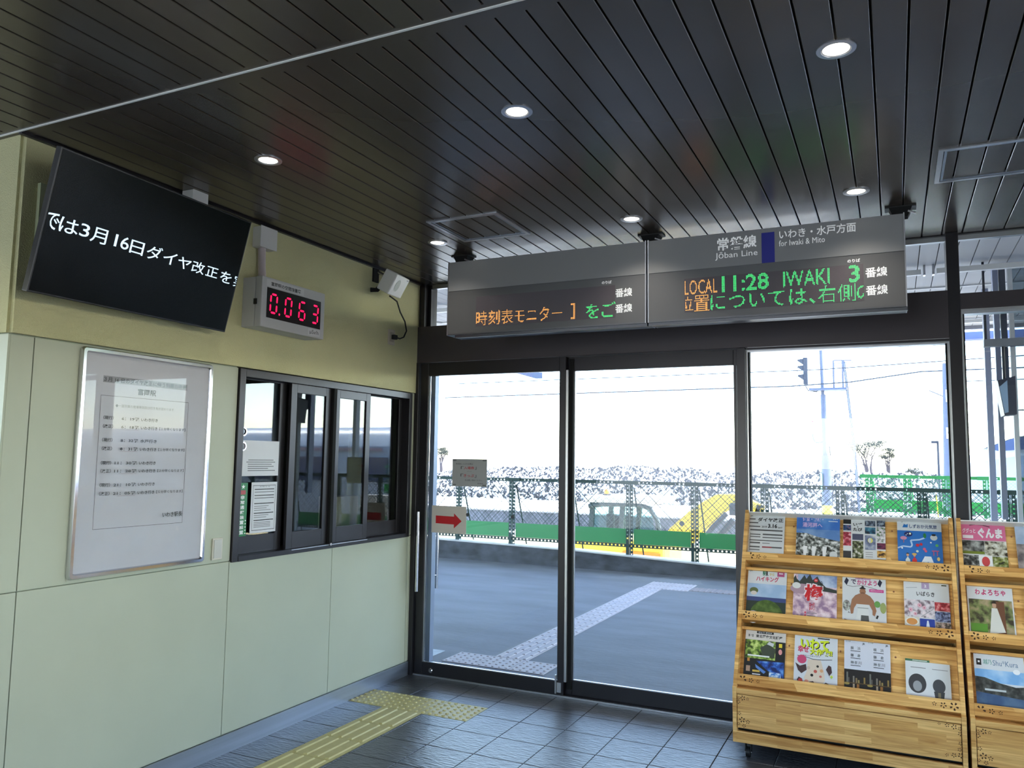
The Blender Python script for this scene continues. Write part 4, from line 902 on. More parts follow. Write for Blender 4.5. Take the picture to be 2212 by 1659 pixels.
def c_yoko(p):
    p.rect((206, 207, 220), 0, .44, 1, 1); p.rect((28, 27, 30), 0, 0, 1, .46); p.text((80, 90, 40), 'おとな旅', .06, .925, .28, .95, .0); p.text(BK, 'JR', .80, .89, .92, .93, .03)
    for i, s in enumerate(('横浜', '鎌倉', '神奈川')):
        y = .80 - i * .125
        for j, ch in enumerate(s): p.text((90, 92, 98), ch, .28 + j * (.30 if len(s) == 2 else .17), y, .42 + j * (.30 if len(s) == 2 else .17), y + .055, .01)
        p.rect((50, 50, 56), .28, y - .028, .72, y - .018)
    for x, h, c in ((.10, .17, (110, 110, 104)), (.16, .08, (90, 84, 80)), (.38, .11, (124, 118, 112)), (.50, .08, (130, 110, 80)), (.6, .05, (150, 130, 80)), (.85, .1, (140, 116, 66))): p.rect(c, x, .24, x + .07, .24 + h)
    p.rect((90, 70, 44), 0, .225, 1, .24); p.ell((150, 130, 70), .12, .215, .12, .02); p.rect((170, 150, 130), .38, .13, .46, .22); p.rect((150, 100, 50), .55, .15, .66, .22); p.ell((90, 92, 96), .48, .03, .1, .03)
def c_toon(p):     # drawn figures left out: plain grey shapes of the same tones
    p.rect((212, 213, 216), 0, 0, 1, 1); p.rect(G, .12, .855, .46, .87); p.rect(G, .60, .85, .95, .862)
    p.ell((62, 62, 66), .26, .50, .20, .22, 24); p.ell((150, 152, 156), .26, .44, .10, .12, 20); p.ell((70, 72, 78), .74, .48, .14, .16, 20); p.up().poly((62, 64, 68), [(.62, .36), (.86, .36), (.82, .10), (.66, .10)])
    p.rect((120, 112, 90), .71, .12, .77, .34); p.rect((196, 180, 150), .56, 0, 1, .12); p.rect((190, 192, 196), .0, .0, .5, .14); p.rect((80, 82, 86), .02, .0, .2, .06)
def c_gun(p):
    p.rect((214, 110, 150), 0, .64, 1, 1); p.text(BK, 'びゅう', .03, .935, .14, .965, .02); p.line((90, 50, 60), [(.20, .92), (.35, .94), (.5, .93), (.66, .90)], .005)
    p.text(W_, 'ググっと', .03, .77, .33, .86, .02); p.text(W_, 'ぐんま', .38, .68, .93, .88, .05, 3); p.rect((236, 230, 236), .03, .67, .27, .73)
    p.rect(('photo', (24, 26, 26), (110, 112, 112), (170, 172, 170), 30), 0, .42, .5, .63); p.rect((110, 124, 40), 0, .38, .5, .43); p.rect(('photo', (40, 34, 24), (180, 176, 160), (220, 220, 214), 45), .51, .36, 1, .63)
    p.rect(('photo', (16, 18, 18), (80, 84, 84), (190, 190, 190), 45), 0, 0, .36, .36); p.rect(('photo', (40, 44, 24), (130, 140, 70), (206, 206, 180), 45), .66, .14, 1, .35); p.rect(W_, .36, .14, .66, .36); p.ell((200, 70, 76), .51, .25, .09, .09); p.rect((120, 120, 176), .36, 0, 1, .14)
    p.up().poly((36, 36, 50), [(.4, 0), (.45, .08), (.6, .05), (.75, 0)])
def c_r2b(p):
    p.rect(('photo', (150, 170, 200), (176, 190, 214), (190, 200, 220), 8), 0, .55, 1, 1); p.rect(('photo', (90, 84, 90), (150, 140, 140), (180, 170, 170), 14), 0, .12, 1, .6); p.rect((110, 140, 50), 0, 0, 1, .12); p.ell((170, 206, 60), .6, .86, .3, .09); p.ell((186, 200, 216), .6, .86, .22, .06)
def c_ney(p):
    p.rect((210, 211, 216), 0, 0, 1, 1)
    for i, ch in enumerate('わょろちゃ'): p.text((190, 60, 110), ch, .18 + i * .14, .80, .29 + i * .14, .90, .03)
    p.rect(('photo', (60, 54, 40), (120, 130, 80), (170, 150, 120), 25), .03, 0, .97, .72); p.rect((110, 70, 50), .62, .1, .80, .70); p.rect((90, 140, 50), .04, .16, .40, .30)
    p.up().poly((214, 212, 206), [(.52, .58), (.64, .58), (.78, .18), (.44, .14)]); p.ell((190, 150, 126), .58, .63, .045, .05); p.ell((40, 28, 24), .58, .66, .05, .04, 12, 0, 180)
    for i in range(14): p.ell(((206, 120, 50), (214, 150, 60), (170, 60, 50))[i % 3], .08 + i * .065, .05 + .03 * (i % 2), .05, .045, 8)
def c_shu(p):
    p.rect((208, 210, 216), 0, 0, 1, 1); p.text(BK, 'びゅう', .03, .93, .13, .965, .02); p.rect(BK, .05, .76, .15, .86); p.rect(W_, .08, .80, .12, .83); p.text((90, 150, 140), '越乃', .19, .78, .36, .86, .01); p.text((90, 120, 150), 'Shu*Kura', .38, .77, .88, .86, .0)
    p.rect(('photo', (120, 170, 220), (160, 196, 230), (214, 220, 230), 8), 0, .50, 1, .70); p.ell(W_, .84, .70, .07, .04); p.rect(('photo', (60, 84, 120), (70, 96, 130), (84, 110, 140), 14), 0, .08, 1, .34)
    p.up().poly(('photo', (36, 38, 38), (60, 62, 60), (90, 92, 88), 40), [(0, .58), (.2, .57), (.5, .50), (.8, .46), (1, .48), (1, .28), (0, .34)]); p.rect((190, 196, 200), .18, .37, .60, .40)
    p.rect(('photo', (40, 44, 60), (140, 140, 150), (226, 226, 230), 60), 0, 0, 1, .10); p.ell((214, 190, 90), .4, .08, .08, .02)
brochure(2.502, 2.718, 1.048, 'white brochure with large black letters and 3.16, top left of rack', c_daiya)
brochure(2.786, 3.028, 1.055, 'brochure with pink lettering over a hillside town, top row of full rack', c_izuh, thick=.006)
brochure(3.046, 3.270, 1.060, 'white brochure gridded with small square photos, top row of full rack', c_izut)
brochure(3.332, 3.556, 1.053, 'bright blue illustrated brochure with a white mountain, top right of the full rack', c_shiz, thick=.006)
brochure(2.522, 2.742, .696, 'brochure with a green round hill, left end of middle row', c_hike)
brochure(2.781, 3.014, .697, 'pink brochure with one big red character over blossom, middle row', c_ume)
brochure(3.043, 3.266, .695, 'white brochure showing a standing bare-chested wrestler, middle row', c_sumo)
brochure(3.355, 3.574, .690, 'white brochure with plum blossom and food photos, right of middle row', c_iba)
brochure(2.531, 2.750, .333, 'dark brochure with garden hut above deep blue landscape, left of bottom row', c_toh)
brochure(2.798, 3.020, .336, 'white brochure with big yellow lettering and lacquer bowls, bottom row', c_iwa)
brochure(3.054, 3.166, .338, 'left one of two matching narrow brochures, white above a night skyline', c_yoko)
brochure(3.166, 3.280, .340, 'right one of two matching narrow brochures, white above a night skyline', c_yoko)
g_ = mat('green_leaflet', (64, 110, 80), .5)
brochure(3.350, 3.464, .262, 'green leaflet whose top edge sticks out behind the grey illustrated brochure', lambda p: p.rect((200, 210, 200), .3, .965, .9, .985), g_, d=.056, name='leaflet')
brochure(3.350, 3.556, .249, 'grey illustrated brochure, lowest and rightmost on the full rack', c_toon)
brochure(3.652, 3.863, 1.056, 'pink-headed brochure with a grid of photos, on the cut-off right rack', c_gun, thick=.006)
brochure(3.908, 4.12, 1.060, 'pale blue brochure with a yellow-green ring, top row at the picture\'s right edge', c_r2b)
brochure(3.658, 3.866, .698, 'white brochure with a woman in a pale dress among orange flowers', c_ney, thick=.007)
brochure(3.666, 3.884, .343, 'pale brochure with a lake and dark hills, bottom row of the right rack', c_shu)
for i, (x, t, lab) in enumerate(((4.18, 1.055, 'red brochure in the top row of the right rack beyond the frame'), (4.45, 1.055, 'grey brochure in the top row of the right rack beyond the frame'), (3.92, .695, 'dark red brochure just cut by the right picture edge, middle row'),
                  (4.18, .695, 'green brochure in the middle row of the right rack beyond the frame'), (4.45, .695, 'cream brochure in the middle row of the right rack beyond the frame'), (3.93, .34, 'blue brochure in the bottom row of the right rack beyond the frame'))):
    cc = ((170, 60, 60), (150, 150, 156), (120, 40, 50), (90, 130, 80), (214, 206, 180), (70, 100, 160))[i]
    brochure(x, x + .21, t, lab, lambda p, cc=cc: (p.rect(cc, 0, 0, 1, 1), p.rect(('photo', tuple(c // 2 for c in cc), cc, (200, 200, 200), 20), .06, .1, .94, .6)))

# ================================================================== OUTSIDE
M_pave = mat('blue_grey_paving', (122, 126, 134), .75, spec=.3, noise=.17, nscale=1.6, stretch=(.7, 1.8, 1), bump=.3, bscale=14)
pv = Bx(-14, 12, 5.34, 11.42, -.12, -.002).build('pavement', M_pave, kind='structure')
M_ground = mat('pale_gravel_ground', (206, 200, 190), .95, noise=.15, nscale=3)
MB().add([(-300, 11.7, -1.0), (300, 11.7, -1.0), (300, 20, -1.0), (-300, 20, -1.0)], [(0, 1, 2, 3)]).build('ground', M_ground, kind='structure')
MB().add([(-300, 20, -.45), (300, 20, -.45), (300, 500, -.45), (-300, 500, -.45)], [(0, 1, 2, 3)]).build('ground_far', mat('bleached_far_ground', (226, 222, 214), .95, noise=.05), kind='structure')
MB().add([(-300, -300, -.13), (300, -300, -.13), (300, 5.3, -.13), (-300, 5.3, -.13)], [(0, 1, 2, 3)]).build('forecourt', mat('forecourt_paving', (158, 154, 142), .9, noise=.05), kind='structure')
# tactile paving outside
for k in range(3): dot_tile(.012 + .296 * k, 5.66, .002, .294, .33, 5).build('tactile_dot_tile', M_tactO, pv)
for k in range(14): bar_tile(.325, 5.995 + .292 * k, .002, .296, .29, 4, seg=2, gap=.008).build('tactile_bar_tile', M_tactO, pv)
for i in range(2):
    for j in range(2): bar_tile(.345 + .302 * i, 10.09 + .285 * j, .002, .30, .283, 6).build('tactile_bar_tile', M_tactO, pv)
M_brt = mat('brownish_guide_tile', (150, 140, 142), .7, noise=.1)
for k in range(9): bar_tile(.955 + .302 * k, 10.15, .002, .30, .29, 4).build('tactile_bar_tile', M_brt, pv)
Bx(-.62, -.13, 5.62, 5.96, -.002, .001).build('paint_patch', mat('worn_white_paint', (186, 196, 206), .7, noise=.2), pv)
# retaining kerb under the fence (stained, sloping top)
MB().prism([(-14, 11.4, -1), (12, 11.4, -1), (12, 11.4, .06), (1.4, 11.4, .155), (-1.1, 11.4, .25), (-3.6, 11.4, .29), (-14, 11.4, .42)], (0, .22, 0)).build('trim_3', mat('stained_kerb_concrete', (66, 68, 74), .9, noise=.7, nscale=4.0, stretch=(1, 1, 1.8), bump=1.0, bscale=9), kind='structure')
MB().prism([(-14, 11.39, .42), (-3.6, 11.39, .29), (-1.1, 11.39, .25), (1.4, 11.39, .155), (12, 11.39, .06), (12, 11.39, .085), (1.4, 11.39, .175), (-1.1, 11.39, .268), (-3.6, 11.39, .308), (-14, 11.39, .44)], (0, .25, 0)).build('trim_4', mat('lit_kerb_top', (196, 190, 184), .8, noise=.15, nscale=6), kind='structure')  # pale strip along the kerb: its lit top put into the colour

# perforated steel fence
def perf(mb, O, a, b, L, W_, n, cols=1, r=.3, skip=0):
    """perforated strip: direction a length L with n hole rows, width b*W_ with cols holes across"""
    O, a, b = Vector(O), Vector(a), Vector(b); sx, sy = L / n, W_ / cols; rr = min(sx, sy) * r
    for i in range(n):
        for j in range(cols):
            if skip and (i // skip) % 2:
                q = O + a * i * sx + b * j * sy; mb.add([q, q + a * sx, q + a * sx + b * sy, q + b * sy], [(0, 1, 2, 3)]); continue
            c = O + a * (i + .5) * sx + b * (j + .5) * sy; out = []; inn = []
            for k in range(8):
                an = math.radians(22.5 + 45 * k); ca, sa = math.cos(an), math.sin(an)
                m_ = 1 / max(abs(ca), abs(sa)); out.append(c + a * ca * m_ * sx / 2 + b * sa * m_ * sy / 2) if False else None
                inn.append(c + a * ca * rr + b * sa * rr)
            cs = [(1, 1), (-1, 1), (-1, -1), (1, -1)]; out = [c + a * p * sx / 2 + b * q * sy / 2 for p, q in cs]
            mb.add(out + inn, [(0, 1, 6, 5), (0, 5, 4), (1, 2, 8, 7), (1, 7, 6), (2, 3, 10, 9), (2, 9, 8), (3, 0, 4, 11), (3, 11, 10)])
def chain(mb, x0, x1, z0, z1, y, pitch, r=.0016):
    h = z1 - z0; k = int((x1 - x0 + h) / pitch)
    for i in range(k + 1):
        for s in (1, -1):
            xa = x0 + i * pitch - (h if s > 0 else 0); xb = xa + h * s
            p, q = (xa, z0), (xb, z1)
            def at(t): return (p[0] + (q[0] - p[0]) * t, p[1] + (q[1] - p[1]) * t)
            t0, t1 = 0., 1.
            for lim, sg in ((x0, 1), (x1, -1)):
                d0, d1 = (p[0] - lim) * sg, (q[0] - lim) * sg
                if d0 < 0 and d1 < 0: t0 = 2
                elif d0 < 0: t0 = max(t0, d0 / (d0 - d1))
                elif d1 < 0: t1 = min(t1, d0 / (d0 - d1))
            if t1 - t0 < .02: continue
            a, b = at(t0), at(t1); mb.cyl((a[0], y, a[1]), (b[0], y, b[1]), r, n=3, cap=False)
M_fg = mat('dark_green_steel', (22, 54, 50), .6, .1, noise=.08)
M_fgl = mat('green_sheet', (40, 132, 72), .5, noise=.06, nscale=3)
def fence(x0, x1, y, zt, zg0, zg1, zb, spacing, xs, label, mF, mS, pitch, wire=.0030, double=True, zm=None):
    f = empty('mesh_fence', ((x0 + x1) / 2, y, 0), label, 'fence')
    n = int((x1 - x0) / .06)
    mb = MB(); perf(mb, (x0, y, zt - .045), (1, 0, 0), (0, 0, 1), x1 - x0, .045, n, 1, .25, 5); mb.box(x0, x1, y - .02, y, zt, zt + .004); mb.build('top_rail', mF, f)
    mb = MB(); perf(mb, (x0, y - .004, zb), (1, 0, 0), (0, 0, 1), x1 - x0, .05, n, 1, .26); mb.build('bottom_rail', mF, f)
    x = xs
    while x < x1:
        if x > x0:
            mb = MB()
            for dx in (-.055, .01): perf(mb, (x + dx, y - .008, zb - .18), (0, 0, 1), (1, 0, 0), zt - zb + .16, .045, int((zt - zb + .16) / .055), 1, .27)
            mb.box(x - .055, x - .010, y - .006, y - .002, zb - .18, zb + .1)
            mb.box(x - .003, x + .003, y - .02, y + .02, zb - .18, zt - .03); mb.box(x - .13, x + .13, y - .014, y + .012, zt - .05, zt + .008); mb.build('post', mF, f)
            MB().tube([(x + .06, y + .02, zt - .1), (x + .12, y + .35, zb - .2)], .012, 6).build('brace', mF, f)
        x += spacing
    x = xs
    while x < x1:
        a, b = max(x0, x + .06), min(x1, x + spacing - .06)
        if b > a: Bx(a, b, y + .004, y + .007, zg0, zg1).build('green_sheet', mS, f)
        x += spacing
    mb = MB(); chain(mb, x0, x1, zg1 if zm is None else zm, zt - .04, y + .003, pitch, wire)
    if double: chain(mb, x0 + .02, x1, zg1, zt - .04, y + .05, pitch * 1.9, wire * 1.3)
    mb.build('chain_link', mF, f, kind='stuff')
    return f
fence(-6.2, 8.6, 11.5, 1.317, .395, .615, .345, .967, -5.074, 'long dark green perforated steel fence with chain link across the view behind the doors', M_fg, M_fgl, .062)
M_fg2 = mat('bright_green_steel', (60, 150, 90), .5, .1, noise=.05)
fence(2.80, 6.6, 14.5, 1.444, .90, 1.045, .85, .56, 2.94, 'second, paler green mesh fence standing beyond the first one at the right', M_fg2, mat('bright_green_sheet', (50, 168, 76), .5, noise=.04), .05, .0014, False)

Bx(2.4, 7.2, 14.35, 14.75, -1.0, .80).build('trim_5', mat('pale_far_kerb', (206, 202, 196), .9, noise=.15), kind='structure')
# low concrete wall across the yard with pale blocks at its foot
wl_ = empty('yard_wall', (-2, 20, -1), 'low grey concrete wall beyond the excavator', 'wall')
Bx(-40, 40, 20, 20.3, -.3, .19).build('wall_face', mat('grey_far_concrete', (86, 88, 94), .95, noise=.35, nscale=1.5, stretch=(2, 1, 1), bump=.5, bscale=6), wl_)
Bx(-40, 40, 19.97, 20.33, .19, .215).build('coping', mat('far_coping', (134, 134, 134), .9, noise=.1), wl_)
mb = Bx(-.99, -.02, 0, .5, 0, .62).build('block', mat('pale_far_block', (214, 206, 196), .9, noise=.12), wl_, bevel=.03)
bm_ = mb.data; mb.location = Vector((-29, 19.5, -.95)) - ORG[wl_.name]
for k in range(1, 45):
    t = bpy.data.objects.new('block', bm_); link(t, wl_); t.location = Vector((-29 + k, 19.5, -.95 + random.uniform(-.03, .03))) - ORG[wl_.name]
    md = t.modifiers.new('bv', 'BEVEL'); md.width = .03; md.segments = 2

# rubble bank: thousands of loose stones
rng = np.random.default_rng(4)
def bank_h(x): return 1.0 + .12 * np.sin(x * .35 + 1) + .32 * np.exp(-((x + 8.6) / 3.2) ** 2) - .28 * (x < -15) * (-(x + 15) / 7) + .05 * np.sin(x * 1.7)
nS = 26000
xs = rng.uniform(-27, 10, nS); tt = rng.uniform(0, 1, nS) ** .8; ys = 38 + 5.0 * tt; hh = bank_h(xs); zs = -.45 + (hh * 1.06 + .45) * tt ** .9
oct_v = np.array([(1, 0, 0), (-1, 0, 0), (0, 1, 0), (0, -1, 0), (0, 0, 1), (0, 0, -1)], float)
oct_f = np.array([(0, 2, 4), (2, 1, 4), (1, 3, 4), (3, 0, 4), (2, 0, 5), (1, 2, 5), (3, 1, 5), (0, 3, 5)])
sz = rng.uniform(.05, .14, (nS, 1, 1)) * rng.uniform(.6, 1.4, (nS, 1, 3))
V = oct_v[None] * sz * rng.uniform(.7, 1.3, (nS, 6, 3)) + np.stack([xs, ys, zs], 1)[:, None, :] + rng.normal(0, .02, (nS, 6, 3))
Fc = (oct_f[None] + (np.arange(nS) * 6)[:, None, None]).reshape(-1, 3)
bk = empty('rubble_bank', (-8, 38, -.45), 'long bank of pale loose rubble along the horizon beyond the fence', 'bank')
me = bpy.data.meshes.new('loose_stones'); me.from_pydata((V.reshape(-1, 3) - np.array([-8, 38, -.45])).tolist(), [], Fc.tolist()); me.materials.append(mat('pale_rubble', (196, 194, 190), .95, noise=.45, nscale=3)); me.materials.append(mat('dark_rubble', (40, 40, 44), .95))
me.polygons.foreach_set('material_index', np.repeat((rng.uniform(0, 1, nS) < .5).astype(int), 8).tolist())
o = bpy.data.objects.new('loose_stones', me); link(o, bk); o['kind'] = 'stuff'
mb = MB(); gx = np.linspace(-27, 10, 75)
vs = []; fs = []
for j, t in enumerate((0, .25, .5, .75, 1.0, 1.6)):
    for x in gx: 
        hx = float(bank_h(np.array([x]))[0]); vs.append((x, 38 + 5 * t, -.47 + (hx + .43) * min(t, 1) ** .9 - max(t - 1, 0) * 1.2))
for j in range(5):
    for i in range(74): fs.append((j * 75 + i, j * 75 + i + 1, (j + 1) * 75 + i + 1, (j + 1) * 75 + i))
mb.add(vs, fs).build('earth_core', mat('pale_bank_earth', (206, 204, 200), .95, noise=.2, nscale=2), bk)

# excavator
ex = empty('excavator', (-1.7, 16.6, -1), 'small yellow excavator with a white-roofed cab parked behind the green fence', 'excavator')
M_yel = mat('machine_yellow', (236, 196, 60), .45, noise=.05); M_cab = mat('cab_frame_grey', (56, 66, 64), .5); M_dk = mat('machine_dark_grey', (50, 52, 58), .6, noise=.1)
def rbox(x0, x1, y0, y1, z0, z1, name, m_, bev, parent): return Bx(x0, x1, y0, y1, z0, z1).build(name, m_, parent, bevel=bev)
rbox(-2.62, -1.02, 15.9, 17.4, .74, .88, 'cab_roof', mat('cab_roof_white', (236, 236, 226), .4), .06, ex)
for x0, x1, x2, x3 in ((-2.56, -2.46, -2.50, -2.40), (-1.90, -1.80, -1.84, -1.74)):
    for y in (16.0, 17.25): MB().prism([(x0, y, -.1), (x1, y, -.1), (x3, y, .76), (x2, y, .76)], (0, .07, 0)).build('cab_post', M_cab, ex)
MB().prism([(-2.5, 16.02, .1), (-1.1, 16.02, .1), (-1.2, 16.02, .72), (-2.45, 16.02, .72)], (0, .01, 0)).build('cab_glass', glass('cab_glass', (.62, .80, .76), 1.5), ex)
MB().tube([(-2.52, 15.98, .66), (-2.2, 15.97, .71), (-1.45, 15.97, .73), (-1.2, 15.98, .66), (-1.05, 15.99, .42), (-.98, 16.0, .0)], .05, 8).build('cab_rail', M_cab, ex, smooth=True)
rbox(-2.3, -1.9, 16.5, 17.0, -.2, .45, 'seat', M_dk, .04, ex); rbox(-2.22, -2.05, 16.2, 16.3, -.1, .5, 'control_column', M_dk, .02, ex)
rbox(-3.1, -.9, 15.9, 17.5, -.65, .0, 'engine_body', M_yel, .08, ex); rbox(-1.75, -.95, 15.86, 15.9, -.42, -.22, 'stripe', mat('machine_orange', (224, 130, 40), .5), .0, ex)
for y in (15.75, 17.35): rbox(-3.0, -.8, y, y + .35, -.98, -.68, 'track', M_rub, .14, ex)
bc = MB().cyl((-2.27, 16.4, .88), (-2.27, 16.4, .91), .09, n=16).build('beacon', M_dk, ex); MB().revolve((-2.27, 16.4, .905), [(.06, 0), (.06, .06), (.035, .10), (.0001, .11)], 16).build('beacon_lens', mat('amber_lens', (244, 150, 50), .3), bc, smooth=True)
arm = [(-1.1, -.1), (-.85, .27), (-.45, .62), (-.15, .84), (.10, .98), (.40, 1.0), (.70, .93), (.98, .78), (.9, .58), (.55, .70), (.30, .66), (.12, .50), (-.15, .22), (-.45, -.1)]
MB().prism([(a, 16.2, b) for a, b in arm], (0, .22, 0)).build('boom', M_yel, ex, bevel=.015)
MB().tube([(-.20, 16.05, .0), (.05, 16.05, .34), (.32, 16.05, .62)], .05, 8).build('hydraulic_ram', M_dk, ex, smooth=True); MB().tube([(-.05, 16.1, -.1), (.2, 16.1, .2), (.45, 16.1, .50)], .07, 8).build('hydraulic_ram', M_dk, ex, smooth=True)
MB().cyl((-.60, 16.18, .37), (-.60, 16.44, .37), .05, n=16).build('pivot_pin', M_dk, ex); rbox(.36, .60, 16.1, 16.2, .58, .82, 'knuckle', M_dk, .03, ex); rbox(.5, .72, 16.1, 16.2, .85, .98, 'knuckle', M_dk, .03, ex)
MB().prism([(.88, 16.2, .84), (1.02, 16.2, .78), (.72, 16.2, -.2), (.58, 16.2, -.15)], (0, .18, 0)).build('dipper_arm', M_yel, ex, bevel=.01)

# pines on the horizon
def pine(x, y, z0, h, r, seed, label, cf=.62):
    rd = random.Random(seed); t = empty('pine_tree', (x, y, z0), label, 'tree')
    mb = MB(); cl = []
    for s in range(3):
        ex_, top = rd.uniform(-.5, .5) * r, z0 + h * .72
        mb.tube([(x + .1 * s, y, z0), (x + ex_ * .5, y, z0 + h * .5), (x + ex_, y, top)], [.07 * h / 2.2, .05 * h / 2.2, .02], 6)
        for k in range(6):
            a = rd.uniform(0, 6.28); q = (x + ex_ + math.cos(a) * r * rd.uniform(.3, .9), y + math.sin(a) * r * .7, z0 + h * rd.uniform(cf, .97))
            mb.tube([(x + ex_ * .7, y, z0 + h * rd.uniform(cf - .25, cf)), q], [.03, .008], 5); cl.append(q)
    mb.build('trunk', mat('pine_bark', (62, 54, 56), .9, noise=.2), t)
    mb = MB()
    for q in cl:
        for k in range(150):
            c = Vector(q) + Vector((rd.gauss(0, r * .24), rd.gauss(0, r * .24), rd.gauss(0, r * .12))); u = Vector((rd.uniform(-1, 1), rd.uniform(-1, 1), rd.uniform(-.5, .5))).normalized(); v = u.orthogonal()
            s = .085 * (.6 + .4 * r); mb.add([c, c + u * s, c + u * s * .6 + v * s * .5], [(0, 1, 2)])
    mb.build('needles', mat('pine_needles', (44, 48, 40), .9, noise=.2), t, kind='stuff')
pine(1.75, 60, -.45, 3.75, 1.05, 3, 'grey-green umbrella pine on the horizon right of the signal mast', .76)
pine(2.95, 62.5, -.45, 3.3, .5, 5, 'slimmer bare-stemmed pine just right of the big umbrella pine', .78)
pine(-32.3, 60, -.45, 3.05, .55, 8, 'small faint pine at the far left, above the notice on the door', .78)
pine(4.6, 60, -.45, 1.9, .5, 11, 'low bush on the horizon left of the concrete pole', .7)

# signal mast
M_gp = mat('galvanised_pole', (74, 80, 98), .6, .2, noise=.1); M_sig = mat('signal_housing', (36, 40, 52), .6)
sg = empty('signal_mast', (1.3, 28, -.45), 'grey railway signal mast with platform, ladder and side lamps', 'signal')
MB().tube([(1.31, 28, -.45), (1.31, 28, 1.9)], .16, 12).build('lower_mast', M_gp, sg, smooth=True); MB().tube([(1.28, 28, 1.9), (1.26, 28, 3.9)], .085, 10).build('upper_mast', M_gp, sg, smooth=True); MB().tube([(1.25, 28, 3.9), (1.22, 28, 5.6)], .055, 10).build('top_mast', M_gp, sg, smooth=True)
MB().box(.98, 1.28, 27.9, 28.1, 5.42, 5.56).build('cap_box', M_sig, sg)
MB().box(.85, 2.0, 27.7, 28.3, 4.03, 4.10).build('platform', M_gp, sg)
hd = MB().box(.66, .80, 27.9, 28.1, 4.25, 5.15).build('signal_head', M_sig, sg, bevel=.02)
for z in (5.02, 4.80, 4.50): MB().prism([(.66, 27.9, z - .1), (.48, 27.9, z + .03), (.5, 27.9, z + .07), (.66, 27.9, z + .09)], (0, .2, 0)).build('visor', M_sig, hd)
MB().tube([(.5, 28, 4.95), (.45, 28, 4.5), (.56, 28, 4.1)], .012, 5).build('stay', M_gp, sg); MB().tube([(.72, 28, 4.2), (.8, 28, 4.05), (1.05, 28, 4.0), (1.28, 28, 4.15)], .02, 5).build('cable', M_sig, sg)
mb = MB()
for x in (1.60, 1.88): mb.tube([(x, 28, 4.08), (x, 28, 5.02)], .032, 5)
mb.tube([(1.60, 28, 5.02), (2.15, 28, 5.0)], .02, 5); mb.tube([(1.60, 28, 4.92), (2.2, 28, 4.94)], .012, 5); mb.build('hand_rail', M_gp, sg)
mb = MB(); mb.tube([(1.90, 28, 5.0), (2.14, 28, 2.3), (2.28, 28, -.4)], .026, 5); mb.tube([(1.93, 28.25, 5.0), (2.17, 28.25, 2.3), (2.31, 28.25, -.4)], .018, 5)
for k in range(20): t = k / 20; mb.tube([(1.9 + .38 * t, 28, 5 - 5.4 * t), (1.93 + .38 * t, 28.25, 5 - 5.4 * t)], .012, 4)
mb.build('ladder', M_gp, sg); MB().tube([(1.3, 28, 2.26), (2.15, 28, 2.26)], .018, 5).build('ladder_tie', M_gp, sg)
MB().tube([(1.3, 28, 2.33), (1.0, 28, 2.32), (.93, 28, 2.42), (.91, 28, 2.6)], .03, 6).build('side_arm', M_gp, sg, smooth=True); MB().tube([(.91, 28, 2.6), (.905, 28, 3.0)], .008, 4).build('rod', M_gp, sg); MB().revolve((.905, 28, 3.0), [(.05, 0), (.0001, .06)], 8).build('red_tip', mat('red_tip', (190, 30, 60), .5), sg)
MB().tube([(1.42, 28, 2.2), (1.46, 28, 1.6), (1.42, 28, 1.3), (1.5, 28, .8), (1.45, 28, .2)], .025, 5).build('cable', M_sig, sg); MB().box(1.13, 1.19, 27.8, 27.9, .7, 1.3).build('green_tag', mat('green_tag', (120, 170, 150), .6), sg)
MB().cyl((1.31, 28, .0), (1.31, 28, .28), .17, n=14).build('yellow_band', mat('yellow_band', (230, 220, 60), .5), sg)
# concrete pole, lamp post, wires
cp = empty('concrete_pole', (4.65, 24, -.45), 'grey concrete catenary pole with a number plate beside the dark window post', 'pole')
MB().cyl((4.60, 24, -.45), (4.64, 24, 4.34), .15, .09, 16).build('shaft', mat('pole_concrete', (82, 88, 104), .8, noise=.1), cp, smooth=True)
MB().box(4.60, 4.82, 23.8, 23.95, 3.30, 3.62).build('junction_case', mat('pale_case', (200, 204, 210), .6), cp); pl_ = MB().box(4.58, 4.70, 23.82, 23.84, 2.33, 2.62).build('number_plate', W_ and mat('plate_white', (230, 230, 230), .6), cp)
p = Page((4.58, 23.82, 2.33), (1, 0, 0), (0, 0, 1)); p.text(BK, '9', .03, .05, .09, .2, .02); p.build('numeral', pl_)
MB().tube([(4.66, 24, 3.4), (4.22, 24, 3.62)], .015, 5).build('bracket_arm', M_gp, cp); MB().tube([(4.65, 24, 2.9), (4.5, 24, 3.1)], .01, 4).build('bracket_arm', M_gp, cp)
lp = empty('lamp_post', (4.40, 24, -.45), 'thin dark lamp post left of the concrete pole', 'lamp post')
MB().cyl((4.41, 24.5, -.45), (4.40, 24.5, 2.25), .035, .03, 10).build('pole', M_sig, lp); MB().box(4.24, 4.42, 24.4, 24.6, 2.22, 2.28).build('lamp_head', M_sig, lp)
MB().cyl((3.93, 14.4, .80), (3.91, 14.4, 1.16), .008, n=6).build('marker_rod', mat('yellow_rod', (230, 220, 50), .5), None, (3.93, 14.4, .8), label='thin yellow rod leaning on the far green fence', cat='rod')
def wire(pts, r, lab): MB().tube(pts, r, 4).build('overhead_wire', M_sig, None, pts[0], label=lab, cat='wire', group='overhead wires')
wire([(-12, 27, 4.55), (1.2, 27, 4.62), (8.6, 27, 4.9)], .02, 'thin overhead wire passing level with the signal head')
wire([(-12, 26, 3.92), (.5, 26, 4.02), (2.2, 26, 4.1), (4.1, 26, 4.35), (9, 26, 4.4)], .026, 'thicker sagging overhead wire just above the signal platform')
wire([(1.9, 25, 5.1), (9, 25, 5.35)], .016, 'highest faint overhead wire, near the top of the right pane')
wire([(4.7, 23, 3.75), (9, 23, 3.8)], .015, 'low overhead wire seen between the dark window post and the platform column')

